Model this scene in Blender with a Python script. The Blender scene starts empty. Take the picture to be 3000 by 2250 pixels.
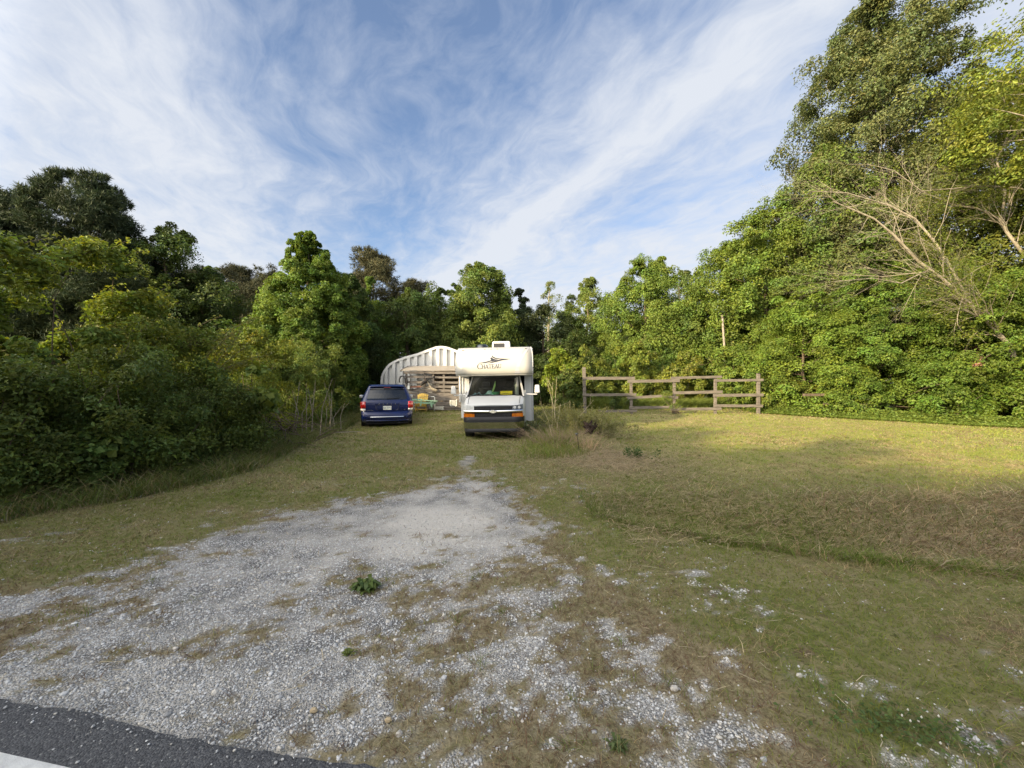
import bpy, math, random
import numpy as np
from mathutils import Vector, Matrix, noise as mnoise
R = math.radians
rng = np.random.default_rng(7)
random.seed(7)
sc = bpy.context.scene
col = sc.collection
# ------------------------------------------------------------------ camera
F = 1127.0; HOR = 1125.0; EYE = 1.70           # focal length in photo pixels, horizon row, eye height
cd = bpy.data.cameras.new("camera"); cam = bpy.data.objects.new("camera", cd); col.objects.link(cam)
cd.sensor_fit = 'HORIZONTAL'; cd.sensor_width = 36.0; cd.lens = 36.0 * F / 3000.0
cd.clip_start = 0.05; cd.clip_end = 3000
cam.location = (0, 0, EYE); cam.rotation_euler = (R(90), 0, 0)
sc.camera = cam
# ------------------------------------------------------------------ light
SUN_EL = 16.0; SUN_TRAVEL = 36.0               # degrees; travel direction measured from +X towards +Y
sd = Vector((math.cos(R(SUN_TRAVEL)) * math.cos(R(SUN_EL)), math.sin(R(SUN_TRAVEL)) * math.cos(R(SUN_EL)), -math.sin(R(SUN_EL))))
sl = bpy.data.lights.new("sun", 'SUN'); sl.energy = 3.8; sl.angle = R(1.2); sl.color = (1.0, 0.80, 0.50)
so = bpy.data.objects.new("sun", sl); col.objects.link(so)
so.rotation_euler = sd.to_track_quat('-Z', 'Y').to_euler()
sc.view_settings.view_transform = 'Standard'; sc.view_settings.look = 'None'
sc.view_settings.exposure = 1.55; sc.view_settings.gamma = 1.0
sc.cycles.use_denoising = True
sc.cycles.max_bounces = 6; sc.cycles.diffuse_bounces = 3; sc.cycles.transparent_max_bounces = 12
sc.cycles.transmission_bounces = 4; sc.cycles.glossy_bounces = 3

def NT(nt, typ, **kw):
    n = nt.nodes.new(typ)
    for k, v in kw.items():
        if k.startswith('_'): n.inputs[k[1:].replace('_', ' ')].default_value = v
        else: setattr(n, k, v)
    return n

W = bpy.data.worlds.new("World"); sc.world = W; W.use_nodes = True
def build_world():
    nt = W.node_tree; nt.nodes.clear(); L = nt.links.new
    out = NT(nt, 'ShaderNodeOutputWorld'); bg = NT(nt, 'ShaderNodeBackground'); L(bg.outputs[0], out.inputs[0])
    sky = NT(nt, 'ShaderNodeTexSky', sky_type='NISHITA', sun_disc=False, sun_elevation=R(SUN_EL),
             sun_rotation=math.atan2(-sd.x, -sd.y), air_density=1.0, dust_density=0.6, ozone_density=1.5)
    tc = NT(nt, 'ShaderNodeTexCoord'); sep = NT(nt, 'ShaderNodeSeparateXYZ'); L(tc.outputs['Generated'], sep.inputs[0])
    def M(op, a, b=None, c=None):
        n = NT(nt, 'ShaderNodeMath', operation=op)
        for i, v in enumerate((a, b, c)):
            if v is None: continue
            if isinstance(v, (int, float)): n.inputs[i].default_value = v
            else: L(v, n.inputs[i])
        return n.outputs[0]
    z = M('MAXIMUM', sep.outputs[2], 0.0); zz = M('ADD', z, 0.06)
    px = M('DIVIDE', sep.outputs[0], zz); py = M('DIVIDE', sep.outputs[1], zz)
    s = M('SUBTRACT', M('MULTIPLY', px, .485), M('MULTIPLY', py, .875))      # along the streaks
    t = M('ADD', M('MULTIPLY', px, .875), M('MULTIPLY', py, .485))           # across them
    def vec(a, b, c=0.0):
        n = NT(nt, 'ShaderNodeCombineXYZ'); L(a, n.inputs[0]); L(b, n.inputs[1]); n.inputs[2].default_value = c; return n.outputs[0]
    def NZ(v, scale, detail=6, rough=.55, dist=0.0):
        n = NT(nt, 'ShaderNodeTexNoise', _Scale=scale, _Detail=detail, _Roughness=rough, _Distortion=dist); L(v, n.inputs['Vector']); return n.outputs[0]
    pv = vec(px, py, 1.7)
    warp = NZ(pv, 1.1, 3)
    t2 = M('ADD', t, M('MULTIPLY', M('SUBTRACT', warp, .5), .55))
    def ramp(v, pts, interp='EASE'):
        n = NT(nt, 'ShaderNodeValToRGB'); cr = n.color_ramp; cr.interpolation = interp
        while len(cr.elements) < len(pts): cr.elements.new(.5)
        for e, (p, c) in zip(cr.elements, pts): e.position = p; e.color = (c, c, c, 1)
        L(v, n.inputs[0]); return n.outputs[0]
    tm = M('DIVIDE', M('ADD', t2, 2.0), 5.0)                                 # t -2..3 -> 0..1
    band = ramp(tm, [(0.0, .84), (.20, .72), (.325, .80), (.40, .30), (.47, .10), (.545, .26), (.585, .55), (.617, 1.0), (.65, .62), (.72, .50), (.85, .66), (1.0, .7)])
    st = vec(M('MULTIPLY', s, .55), M('MULTIPLY', t2, 2.0), .3)
    streak = NZ(st, 1.7, 8, .58, .25)
    wisps = NZ(vec(M('MULTIPLY', s, 1.6), M('MULTIPLY', t2, 2.6), 4.0), 3.3, 9, .62, .35)
    soft = NZ(pv, .9, 4, .5)
    cov = M('ADD', band, M('MULTIPLY', M('SUBTRACT', streak, .5), 1.15))
    cov = M('ADD', cov, M('MULTIPLY', M('SUBTRACT', wisps, .5), 1.05))
    cov = M('ADD', cov, M('MULTIPLY', M('SUBTRACT', soft, .5), .7))
    hz = ramp(z, [(0.0, .62), (.14, .50), (.34, .12), (.55, 0.0), (1.0, 0.0)], 'LINEAR')
    cov = M('ADD', cov, M('MULTIPLY', hz, .95))
    covr = ramp(cov, [(0.0, 0.08), (.30, .38), (.70, .78), (1.0, .97)], 'LINEAR')
    tint = ramp(wisps, [(.3, .86), (.7, 1.0)], 'LINEAR')
    cc = NT(nt, 'ShaderNodeMix', data_type='RGBA', blend_type='MIX'); cc.inputs[6].default_value = (0.190, 0.216, 0.268, 1); cc.inputs[7].default_value = (0.272, 0.286, 0.311, 1)
    L(covr, cc.inputs[0])
    sk = NT(nt, 'ShaderNodeMix', data_type='RGBA', blend_type='MULTIPLY'); sk.inputs[0].default_value = 1.0
    sk.inputs[7].default_value = (0.076, 0.077, 0.084, 1); L(sky.outputs[0], sk.inputs[6])
    mx = NT(nt, 'ShaderNodeMix', data_type='RGBA', blend_type='MIX'); L(covr, mx.inputs[0]); L(sk.outputs[2], mx.inputs[6]); L(cc.outputs[2], mx.inputs[7])
    # brighter sky round the unseen sun, raised and warmed to fill the shade
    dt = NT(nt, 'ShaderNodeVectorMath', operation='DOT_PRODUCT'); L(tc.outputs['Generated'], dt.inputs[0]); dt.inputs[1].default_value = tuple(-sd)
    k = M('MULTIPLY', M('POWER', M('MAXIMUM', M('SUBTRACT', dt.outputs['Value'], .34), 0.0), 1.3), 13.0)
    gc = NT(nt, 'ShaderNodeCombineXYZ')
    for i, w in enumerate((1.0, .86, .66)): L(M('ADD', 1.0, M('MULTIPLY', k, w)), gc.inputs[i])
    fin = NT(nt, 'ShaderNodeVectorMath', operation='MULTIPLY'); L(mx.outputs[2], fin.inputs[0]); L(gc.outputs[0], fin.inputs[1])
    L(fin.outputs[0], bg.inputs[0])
build_world()

# ------------------------------------------------------------------ helpers
def P(px, py, Y):                                # photo point at distance Y -> world point
    return Vector(((px - 1500) / F * Y, Y, EYE - (py - HOR) / F * Y))
def tag(o, label=None, cat=None, group=None, kind=None):
    if label: o['label'] = label
    if cat: o['category'] = cat
    if group: o['group'] = group
    if kind: o['kind'] = kind
    return o
def empty(name, loc, rz=0.0, label=None, cat=None, group=None):
    o = bpy.data.objects.new(name, None); col.objects.link(o); o.location = loc; o.rotation_euler = (0, 0, rz)
    o.empty_display_size = 0.2
    return tag(o, label, cat, group)
def link(name, me, mat, parent=None, keep=False):
    o = bpy.data.objects.new(name, me); col.objects.link(o)
    if mat is not None and len(me.materials) == 0: me.materials.append(mat)
    if parent is not None:
        o.parent = parent
    return o
def np_mesh(name, V, Fq, mat, parent=None, cols=None, smooth=False, origin=None):
    V = np.asarray(V, np.float32); Fq = np.asarray(Fq, np.int32)
    if origin is not None: V = V - np.asarray(origin, np.float32)
    me = bpy.data.meshes.new(name); n, k = Fq.shape
    me.vertices.add(len(V)); me.vertices.foreach_set('co', V.ravel())
    me.loops.add(n * k); me.loops.foreach_set('vertex_index', Fq.ravel())
    me.polygons.add(n); me.polygons.foreach_set('loop_start', np.arange(0, n * k, k, dtype=np.int32))
    me.polygons.foreach_set('use_smooth', np.full(n, smooth))
    me.update(calc_edges=True)
    if cols is not None:
        a = me.color_attributes.new('Col', 'FLOAT_COLOR', 'POINT')
        c = np.ones((len(V), 4), np.float32); c[:, :3] = cols; a.data.foreach_set('color', c.ravel())
    o = link(name, me, mat, parent)
    if origin is not None: o.location = origin
    return o

class MB:                                        # collects simple shapes into one mesh
    def __init__(s): s.v = []; s.f = []
    def add(s, v, f):
        b = len(s.v); s.v += [tuple(p) for p in v]; s.f += [tuple(i + b for i in q) for q in f]; return s
    def box(s, x0, x1, y0, y1, z0, z1, m=None):
        v = [Vector(p) for p in ((x0,y0,z0),(x1,y0,z0),(x1,y1,z0),(x0,y1,z0),(x0,y0,z1),(x1,y0,z1),(x1,y1,z1),(x0,y1,z1))]
        if m is not None: v = [m @ p for p in v]
        return s.add(v, [(0,3,2,1),(4,5,6,7),(0,1,5,4),(1,2,6,5),(2,3,7,6),(3,0,4,7)])
    def beam(s, a, b, w, h, up=(0, 0, 1)):       # rectangular bar from a to b
        a = Vector(a); b = Vector(b); d = (b - a).normalized(); u = Vector(up)
        if abs(d.dot(u)) > .98: u = Vector((0, 1, 0))
        r = d.cross(u).normalized(); u = r.cross(d)
        v = [p + r * sx * w / 2 + u * sz * h / 2 for p in (a, b) for sx, sz in ((-1,-1),(1,-1),(1,1),(-1,1))]
        return s.add(v, [(0,1,2,3),(7,6,5,4),(0,4,5,1),(1,5,6,2),(2,6,7,3),(3,7,4,0)])
    def tube(s, pts, rad, n=8, cap=True):
        pts = [Vector(p) for p in pts]
        if isinstance(rad, (int, float)): rad = [rad] * len(pts)
        b = len(s.v); t = (pts[1] - pts[0]).normalized(); ref = Vector((0, 0, 1)) if abs(t.z) < .9 else Vector((1, 0, 0))
        for i, p in enumerate(pts):
            t = (pts[min(i + 1, len(pts) - 1)] - pts[max(i - 1, 0)]).normalized()
            r = t.cross(ref)
            if r.length < 1e-4: r = t.cross(Vector((0, 1, 0)))
            r.normalize(); u = r.cross(t).normalized()
            for k in range(n):
                a = 2 * math.pi * k / n; s.v.append(tuple(p + (r * math.cos(a) + u * math.sin(a)) * rad[i]))
        for i in range(len(pts) - 1):
            for k in range(n):
                s.f.append((b + i*n + k, b + i*n + (k+1) % n, b + (i+1)*n + (k+1) % n, b + (i+1)*n + k))
        if cap:
            s.f.append(tuple(b + k for k in range(n))[::-1]); s.f.append(tuple(b + (len(pts)-1)*n + k for k in range(n)))
        return s
    def prism(s, poly, y0, y1, plane='xz'):      # extruded polygon
        n = len(poly)
        def pt(a, b, c): return {'xz': (a, c, b), 'yz': (c, a, b), 'xy': (a, b, c)}[plane]
        s.add([pt(a, b, y0) for a, b in poly] + [pt(a, b, y1) for a, b in poly],
              [tuple(range(n)), tuple(range(2*n - 1, n - 1, -1))] + [(i, n + i, n + (i+1) % n, (i+1) % n) for i in range(n)])
        return s
    def cyl(s, c, axis, r, h, n=24, r2=None):
        c = Vector(c); a = Vector(axis).normalized() * h / 2
        return s.tube([c - a, c + a], [r, r if r2 is None else r2], n)
    def grid(s, fn, nu, nv):
        b = len(s.v)
        for i in range(nu + 1):
            for j in range(nv + 1): s.v.append(tuple(fn(i / nu, j / nv)))
        for i in range(nu):
            for j in range(nv):
                q = b + i*(nv+1) + j; s.f.append((q, q+1, q+nv+2, q+nv+1))
        return s
    def build(s, name, mat, parent=None, smooth=False, bevel=0, seg=2, sub=0, solid=0, angle=40):
        me = bpy.data.meshes.new(name); me.from_pydata(s.v, [], s.f); me.update()
        me.validate()
        o = link(name, me, mat, parent)
        if solid:
            m = o.modifiers.new('s', 'SOLIDIFY'); m.thickness = solid; m.offset = 0
        if bevel:
            m = o.modifiers.new('b', 'BEVEL'); m.width = bevel; m.segments = seg; m.limit_method = 'ANGLE'; m.angle_limit = R(40)
        if sub:
            m = o.modifiers.new('u', 'SUBSURF'); m.levels = sub; m.render_levels = sub
        if smooth:
            for p in me.polygons: p.use_smooth = True
            if angle < 180:
                try: me.set_sharp_from_angle(angle=R(angle))
                except Exception: pass
        return o

# numpy value noise shared by the ground sheet and everything scattered on it
_perm = np.random.default_rng(3).random((256, 256)).astype(np.float32)
def vnoise(x, y, s):
    x = np.asarray(x, float) * s + 1000; y = np.asarray(y, float) * s + 1000
    xi = np.floor(x).astype(int); yi = np.floor(y).astype(int); fx = x - xi; fy = y - yi
    fx = fx*fx*(3-2*fx); fy = fy*fy*(3-2*fy)
    g = lambda a, b: _perm[a & 255, b & 255]
    return (g(xi, yi)*(1-fx) + g(xi+1, yi)*fx)*(1-fy) + (g(xi, yi+1)*(1-fx) + g(xi+1, yi+1)*fx)*fy
def fbm(x, y, s, o=4, g=.55):
    a = 0; t = 0; w = 1
    for i in range(o): a = a + w*vnoise(x + 17.3*i, y - 9.1*i, s*2.03**i); t += w; w *= g
    return a / t
def sstep(a, b, x): t = np.clip((np.asarray(x, float) - a)/(b - a), 0, 1); return t*t*(3-2*t)
ROAD = lambda x: 1.579 - 0.178*np.asarray(x, float)      # edge of the asphalt
def H(x, y):
    x = np.asarray(x, float); y = np.asarray(y, float)
    h = .27*sstep(14.5, 20.5, y) + .25*sstep(24, 60, y)
    yc = np.interp(x, [.8, 1.5, 2.2, 3.0, 4.6, 9, 20], [5.55, 5.05, 4.62, 4.25, 3.86, 3.05, 1.0])
    dep = .74*sstep(.9, 2.4, x)*(1 - .0*x)
    near = sstep(-.38, 0, y - yc); far = 1 - sstep(0, 1, (y - yc)/np.maximum(6.15 - yc, .4))
    h = h - dep*np.where(y < yc, near, far**1.25)
    h = h + .30*np.exp(-(((x-2.0)/1.0)**2 + ((y-10.9)/1.3)**2)) + .06*np.exp(-(((x-2.1)/1.4)**2 + ((y-8.8)/1.2)**2))
    h = h + .035*(fbm(x, y, .7, 3) - .5) + .012*(fbm(x, y, 5, 2) - .5)*sstep(1, 3, y)
    h = h - .05*sstep(.0, -.35, y - ROAD(x))             # ground dips under the road slab
    return h
GP = np.array([(-9, 3.35), (-4.6, 3.0), (-3.7, 3.4), (-3.55, 3.75), (-3.34, 4.35), (-2.96, 5.0), (-1.74, 6.05), (-.93, 6.9), (-.15, 6.3), (.38, 4.7), (.62, 3.7), (1.05, 2.9), (1.5, 2.4), (1.55, 1.6), (1.3, .6), (-9, .6)])
def poly_sd(x, y, poly):
    x = np.asarray(x, float); y = np.asarray(y, float); d = np.full(x.shape, 1e9); ins = np.zeros(x.shape, bool)
    n = len(poly)
    for i in range(n):
        ax, ay = poly[i]; bx, by = poly[(i+1) % n]; ex, ey = bx-ax, by-ay
        t = np.clip(((x-ax)*ex + (y-ay)*ey)/(ex*ex+ey*ey), 0, 1)
        d = np.minimum(d, np.hypot(x-ax-t*ex, y-ay-t*ey))
        c = ((ay > y) != (by > y)) & (x < (bx-ax)*(y-ay)/((by-ay) if by != ay else 1e-9) + ax); ins ^= c
    return np.where(ins, d, -d)
def masks(x, y):
    x = np.asarray(x, float); y = np.asarray(y, float)
    d = poly_sd(x, y, GP)
    n1 = fbm(x*.8, y, 2.3, 5, .62) - .5; n2 = fbm(x*.85, y, 7, 4, .65) - .5; n3 = fbm(x, y, 26, 2, .6) - .5
    patch = sstep(-2.4, .9, x)*(1 - sstep(3.4, 5.0, y))             # patchy right hand side near the road
    left = sstep(-1.9, -3.6, x)*(1 - sstep(3.2, 4.2, y))
    v = .5 + d*1.5
    v = np.clip(v, -1, 1.0) - .58*patch - .30*left - .10*(1 - sstep(3.0, 3.8, y))
    v = np.where((d < 0) & (d > -1.5), np.maximum(v, .14*sstep(-1.2, 0, d)*sstep(0, 1, x) - .05), v)
    g = sstep(.26, .72, v + 1.15*n1 + 1.5*n2 + .8*n3)
    for cx, cy, rx, ry, k in ((-.98, 8.45, .20, .75, .8), (-6.15, 17.2, 1.0, .55, 1.0), (-.6, 7.3, .3, .4, .5)):
        e = 1 - np.hypot((x-cx)/rx, (y-cy)/ry); g = np.maximum(g, k*sstep(-.1, .5, e + 1.5*n1 + n2))
    sand = sstep(.1, .9, 1 - np.hypot((x+.9)/1.7, (y-4.55)/1.5) + 1.2*n1)
    for xa, xb in ((-2.0, -1.35), (-.35, -.55)): sand = np.maximum(sand, .45*np.exp(-((x - np.interp(y, [1.8, 6.0], [xa, xb]))/.16)**2)*sstep(1.9, 3.2, y)*(.5 + fbm(x, y, 1.4, 3)))
    dry = sstep(.25, .9, 1 - np.hypot((x-2.3)/2.2, (y-8.6)/1.7) + 1.0*n1)
    dit = sstep(3.6, 6.4, x)*sstep(3.4, 4.2, y)*(1 - sstep(4.9, 6.4, y + 1.2*n1))
    dry = np.maximum(dry, .12*sstep(2.5, 5, x)*sstep(6.2, 8, y)); dry = np.maximum(dry, .85*dit); dry = np.maximum(dry, .55*sstep(-.25, .25, d))
    return g, dry, sand

def mat(name): 
    m = bpy.data.materials.new(name); m.use_nodes = True; nt = m.node_tree; return m, nt, nt.nodes['Principled BSDF']
def simple(name, c, rough=.5, metal=0.0, spec=.5, coat=0.0, var=0.0, vs=6.0, bump=0.0, bs=80.0, alpha=None):
    m, nt, b = mat(name); L = nt.links.new
    b.inputs['Base Color'].default_value = (*c, 1); b.inputs['Roughness'].default_value = rough; b.inputs['Metallic'].default_value = metal
    b.inputs['Specular IOR Level'].default_value = spec; b.inputs['Coat Weight'].default_value = coat; b.inputs['Coat Roughness'].default_value = .05
    tc = NT(nt, 'ShaderNodeTexCoord')
    if var:
        n = NT(nt, 'ShaderNodeTexNoise', _Scale=vs, _Detail=6.0, _Roughness=.6); L(tc.outputs['Object'], n.inputs['Vector'])
        r = NT(nt, 'ShaderNodeMapRange'); r.inputs[1].default_value = .3; r.inputs[2].default_value = .7; r.inputs[3].default_value = 1 - var; r.inputs[4].default_value = 1 + var*.5; L(n.outputs[0], r.inputs[0])
        x = NT(nt, 'ShaderNodeMix', data_type='RGBA', blend_type='MULTIPLY'); x.inputs[0].default_value = 1; x.inputs[6].default_value = (*c, 1); L(r.outputs[0], x.inputs[7]); L(x.outputs[2], b.inputs['Base Color'])
    if bump:
        n = NT(nt, 'ShaderNodeTexNoise', _Scale=bs, _Detail=4.0); L(tc.outputs['Object'], n.inputs['Vector'])
        u = NT(nt, 'ShaderNodeBump', _Strength=bump, _Distance=.01); L(n.outputs[0], u.inputs['Height']); L(u.outputs[0], b.inputs['Normal'])
    return m
def leafmat(name, trans=.32, rough=.5, spec=.25):
    m, nt, b = mat(name); L = nt.links.new
    a = NT(nt, 'ShaderNodeAttribute', attribute_name='Col')
    b.inputs['Roughness'].default_value = rough; b.inputs['Specular IOR Level'].default_value = spec
    L(a.outputs['Color'], b.inputs['Base Color'])
    t = NT(nt, 'ShaderNodeBsdfTranslucent'); hs = NT(nt, 'ShaderNodeHueSaturation', _Saturation=1.15, _Value=1.25, _Hue=.485); L(a.outputs['Color'], hs.inputs['Color']); L(hs.outputs[0], t.inputs[0])
    mx = NT(nt, 'ShaderNodeMixShader'); mx.inputs[0].default_value = trans; L(b.outputs[0], mx.inputs[1]); L(t.outputs[0], mx.inputs[2])
    L(mx.outputs[0], nt.nodes['Material Output'].inputs[0]); return m
def woodmat(name, c1, c2, scale=(3, 30, 30), rough=.85, stain=None):
    m, nt, b = mat(name); L = nt.links.new
    tc = NT(nt, 'ShaderNodeTexCoord'); mp = NT(nt, 'ShaderNodeMapping'); mp.inputs['Scale'].default_value = scale; L(tc.outputs['Object'], mp.inputs[0])
    n = NT(nt, 'ShaderNodeTexNoise', _Scale=1.0, _Detail=8.0, _Roughness=.65, _Distortion=.6); L(mp.outputs[0], n.inputs['Vector'])
    r = NT(nt, 'ShaderNodeValToRGB'); r.color_ramp.elements[0].position = .32; r.color_ramp.elements[0].color = (*c1, 1); r.color_ramp.elements[1].position = .66; r.color_ramp.elements[1].color = (*c2, 1)
    L(n.outputs[0], r.inputs[0]); L(r.outputs[0], b.inputs['Base Color']); b.inputs['Roughness'].default_value = rough; b.inputs['Specular IOR Level'].default_value = .2
    u = NT(nt, 'ShaderNodeBump', _Strength=.5, _Distance=.01); L(n.outputs[0], u.inputs['Height']); L(u.outputs[0], b.inputs['Normal'])
    return m
M = {}
M['leaf'] = leafmat('leaf'); M['needle'] = leafmat('pine_needle', .12, .6, .15); M['grass'] = leafmat('grass_blade', .3, .6, .15)
M['straw'] = leafmat('straw', .1, .7, .1)
M['bark'] = woodmat('bark', (.055, .042, .030), (.16, .125, .09), (9, 9, 2.2)); M['pale_bark'] = woodmat('pale_bark', (.17, .145, .105), (.36, .32, .25), (6, 6, 3))
M['grey_wood'] = woodmat('weathered_wood', (.06, .053, .048), (.21, .187, .165), (2.5, 22, 30)); M['fence_wood'] = woodmat('fence_wood', (.07, .060, .050), (.20, .175, .145), (2.5, 22, 30))
M['dead_wood'] = woodmat('dead_wood', (.15, .13, .10), (.34, .30, .245), (6, 6, 3)); M['roof_wood'] = woodmat('sunbleached_wood', (.17, .15, .125), (.40, .36, .31), (2.0, 20, 20))
M['white_paint'] = simple('white_gelcoat', (.60, .60, .585), .28, coat=.3, var=.05, vs=1.5)
M['cap'] = simple('cream_gelcoat', (.42, .41, .375), .33, coat=.25, var=.05, vs=1.2)
M['grey_panel'] = simple('grey_white_panel', (.56, .57, .57), .4, var=.06, vs=2)
M['chrome'] = simple('chrome', (.78, .78, .78), .10, 1.0); M['plastic'] = simple('dark_grey_plastic', (.030, .030, .033), .55, spec=.3, bump=.2, bs=400)
M['black'] = simple('black_plastic', (.010, .010, .010), .6, spec=.25); M['rubber'] = simple('tyre_rubber', (.018, .018, .018), .8, bump=.4, bs=60)
M['amber'] = simple('amber_lens', (.50, .14, .010), .12, coat=1.0, var=.35, vs=14); M['red'] = simple('red_lens', (.42, .008, .010), .08, coat=1.0, var=.3, vs=9)
M['clear'] = simple('clear_lens', (.62, .63, .62), .08, coat=1.0, var=.35, vs=12); M['lamp_dark'] = simple('lamp_housing', (.10, .105, .11), .12, .6, coat=1.0, var=.5, vs=16)
M['tint'] = simple('tinted_glass', (.010, .011, .012), .04, coat=1.0); M['blue'] = simple('blue_metallic_paint', (.0015, .008, .065), .25, .1, coat=.55, var=.08, vs=2)
M['bumper_chrome'] = simple('darkened_bumper_chrome', (.50, .50, .49), .14, 1.0); M['navy_graphic'] = simple('dark_blue_decal', (.012, .013, .022), .4); M['grey_graphic'] = simple('grey_decal', (.40, .40, .42), .35); M['line'] = simple('pale_crease', (.55, .53, .46), .5)  # bumper chrome coloured darker to imitate a dimmer reflection of the grass
M['galv'] = simple('galvalume_sheet', (.57, .57, .555), .42, .25, var=.14, vs=1.6); M['alloy'] = simple('alloy', (.45, .45, .46), .3, .8)
M['yellow'] = simple('yellow_paint', (.66, .44, .075), .6, var=.15, vs=9); M['green_paint'] = simple('sage_green_paint', (.21, .36, .24), .6, var=.2, vs=9)
M['grey_metal'] = simple('grey_metal', (.20, .22, .23), .4, .5); M['white_enamel'] = simple('white_enamel', (.68, .70, .66), .5, var=.2, vs=10)
M['steel_dark'] = simple('dark_iron', (.03, .028, .027), .6, var=.3, vs=20)

def glassmat():
    m, nt, b = mat('windscreen_glass'); L = nt.links.new
    tr = NT(nt, 'ShaderNodeBsdfTransparent'); tr.inputs[0].default_value = (.72, .80, .76, 1); gl = NT(nt, 'ShaderNodeBsdfGlossy', _Roughness=.03)
    fr = NT(nt, 'ShaderNodeFresnel', _IOR=1.5); mx = NT(nt, 'ShaderNodeMixShader'); L(fr.outputs[0], mx.inputs[0]); L(tr.outputs[0], mx.inputs[1]); L(gl.outputs[0], mx.inputs[2])
    L(mx.outputs[0], nt.nodes['Material Output'].inputs[0]); return m
M['glass'] = glassmat()

def groundmat():
    m, nt, b = mat('ground_soil_grass_gravel'); L = nt.links.new
    a = NT(nt, 'ShaderNodeAttribute', attribute_name='Col'); sp = NT(nt, 'ShaderNodeSeparateColor'); L(a.outputs['Color'], sp.inputs[0])
    g = NT(nt, 'ShaderNodeNewGeometry'); pos = g.outputs['Position']
    def NZ(s, d=5.0, r=.6, dist=0.0, v=None):
        n = NT(nt, 'ShaderNodeTexNoise', _Scale=s, _Detail=d, _Roughness=r, _Distortion=dist); L(v or pos, n.inputs['Vector']); return n.outputs[0]
    def mixc(f, c1, c2):
        x = NT(nt, 'ShaderNodeMix', data_type='RGBA')
        for i, c in ((0, f), (6, c1), (7, c2)):
            if isinstance(c, tuple): x.inputs[i].default_value = (*c, 1)
            elif isinstance(c, float): x.inputs[i].default_value = c
            else: L(c, x.inputs[i])
        return x.outputs[2]
    def rmp(v, a_, b_):
        r = NT(nt, 'ShaderNodeMapRange', interpolation_type='SMOOTHSTEP'); r.inputs[1].default_value = a_; r.inputs[2].default_value = b_; L(v, r.inputs[0]); return r.outputs[0]
    grass = mixc(rmp(NZ(1.3, 5), .40, .62), (.13, .145, .038), (.20, .18, .080))
    grass = mixc(rmp(NZ(11, 6, .7), .42, .68), grass, (.24, .205, .11))
    grass = mixc(rmp(NZ(38, 5, .7), .50, .70), grass, (.055, .055, .022))
    grass = mixc(rmp(NZ(4, 4, .6), .56, .74), grass, (.12, .085, .055))
    hay = mixc(rmp(NZ(22, 6, .75, 1.5), .35, .65), (.17, .125, .08), (.40, .33, .215))
    lw = NT(nt, 'ShaderNodeSeparateXYZ'); L(pos, lw.inputs[0]); lf = NT(nt, 'ShaderNodeMath', operation='MULTIPLY'); L(rmp(lw.outputs[0], 2.5, 5.0), lf.inputs[0]); L(rmp(lw.outputs[1], 6.0, 8.5), lf.inputs[1])
    grass = mixc(lf.outputs[0], grass, mixc(rmp(NZ(2.2, 6, .7), .38, .62), (.20, .21, .055), (.31, .27, .11)))
    grass = mixc(sp.outputs[1], grass, hay)
    vo = NT(nt, 'ShaderNodeTexVoronoi', _Scale=75.0, _Randomness=1.0); L(pos, vo.inputs['Vector'])
    v2 = NT(nt, 'ShaderNodeTexVoronoi', _Scale=150.0, _Randomness=1.0); L(pos, v2.inputs['Vector'])
    bw = NT(nt, 'ShaderNodeSeparateColor'); L(vo.outputs['Color'], bw.inputs[0]); bw2 = NT(nt, 'ShaderNodeSeparateColor'); L(v2.outputs['Color'], bw2.inputs[0])
    coarse = mixc(bw.outputs[0], (.29, .295, .295), (.56, .56, .55)); coarse = mixc(rmp(vo.outputs['Distance'], .25, .62), coarse, (.12, .115, .11))
    fine = mixc(bw2.outputs[0], (.42, .40, .37), (.64, .615, .57)); fine = mixc(rmp(v2.outputs['Distance'], .35, .75), fine, (.25, .24, .22))
    gr = mixc(rmp(NZ(3.0, 4), .35, .65), coarse, fine); gr = mixc(sp.outputs[2], gr, mixc(.55, fine, (.70, .655, .585)))
    L(mixc(sp.outputs[0], grass, gr), b.inputs['Base Color']); b.inputs['Roughness'].default_value = .95; b.inputs['Specular IOR Level'].default_value = .15
    hm = mixc(sp.outputs[0], NZ(45, 6, .7), rmp(vo.outputs['Distance'], .65, .0)); u = NT(nt, 'ShaderNodeBump', _Strength=.8, _Distance=.02)
    L(hm, u.inputs['Height']); L(u.outputs[0], b.inputs['Normal']); return m
def asphaltmat():
    m, nt, b = mat('asphalt'); L = nt.links.new; g = NT(nt, 'ShaderNodeNewGeometry')
    vo = NT(nt, 'ShaderNodeTexVoronoi', _Scale=120.0); L(g.outputs['Position'], vo.inputs['Vector'])
    sp = NT(nt, 'ShaderNodeSeparateColor'); L(vo.outputs['Color'], sp.inputs[0])
    r = NT(nt, 'ShaderNodeValToRGB'); r.color_ramp.elements[0].color = (.038, .039, .043, 1); r.color_ramp.elements[1].position = .93; r.color_ramp.elements[1].color = (.10, .102, .107, 1)
    e = r.color_ramp.elements.new(1.0); e.color = (.22, .22, .21, 1); L(sp.outputs[0], r.inputs[0]); L(r.outputs[0], b.inputs['Base Color']); b.inputs['Roughness'].default_value = .85
    u = NT(nt, 'ShaderNodeBump', _Strength=.7, _Distance=.008); L(vo.outputs['Distance'], u.inputs['Height']); u.invert = True; L(u.outputs[0], b.inputs['Normal']); return m

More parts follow.
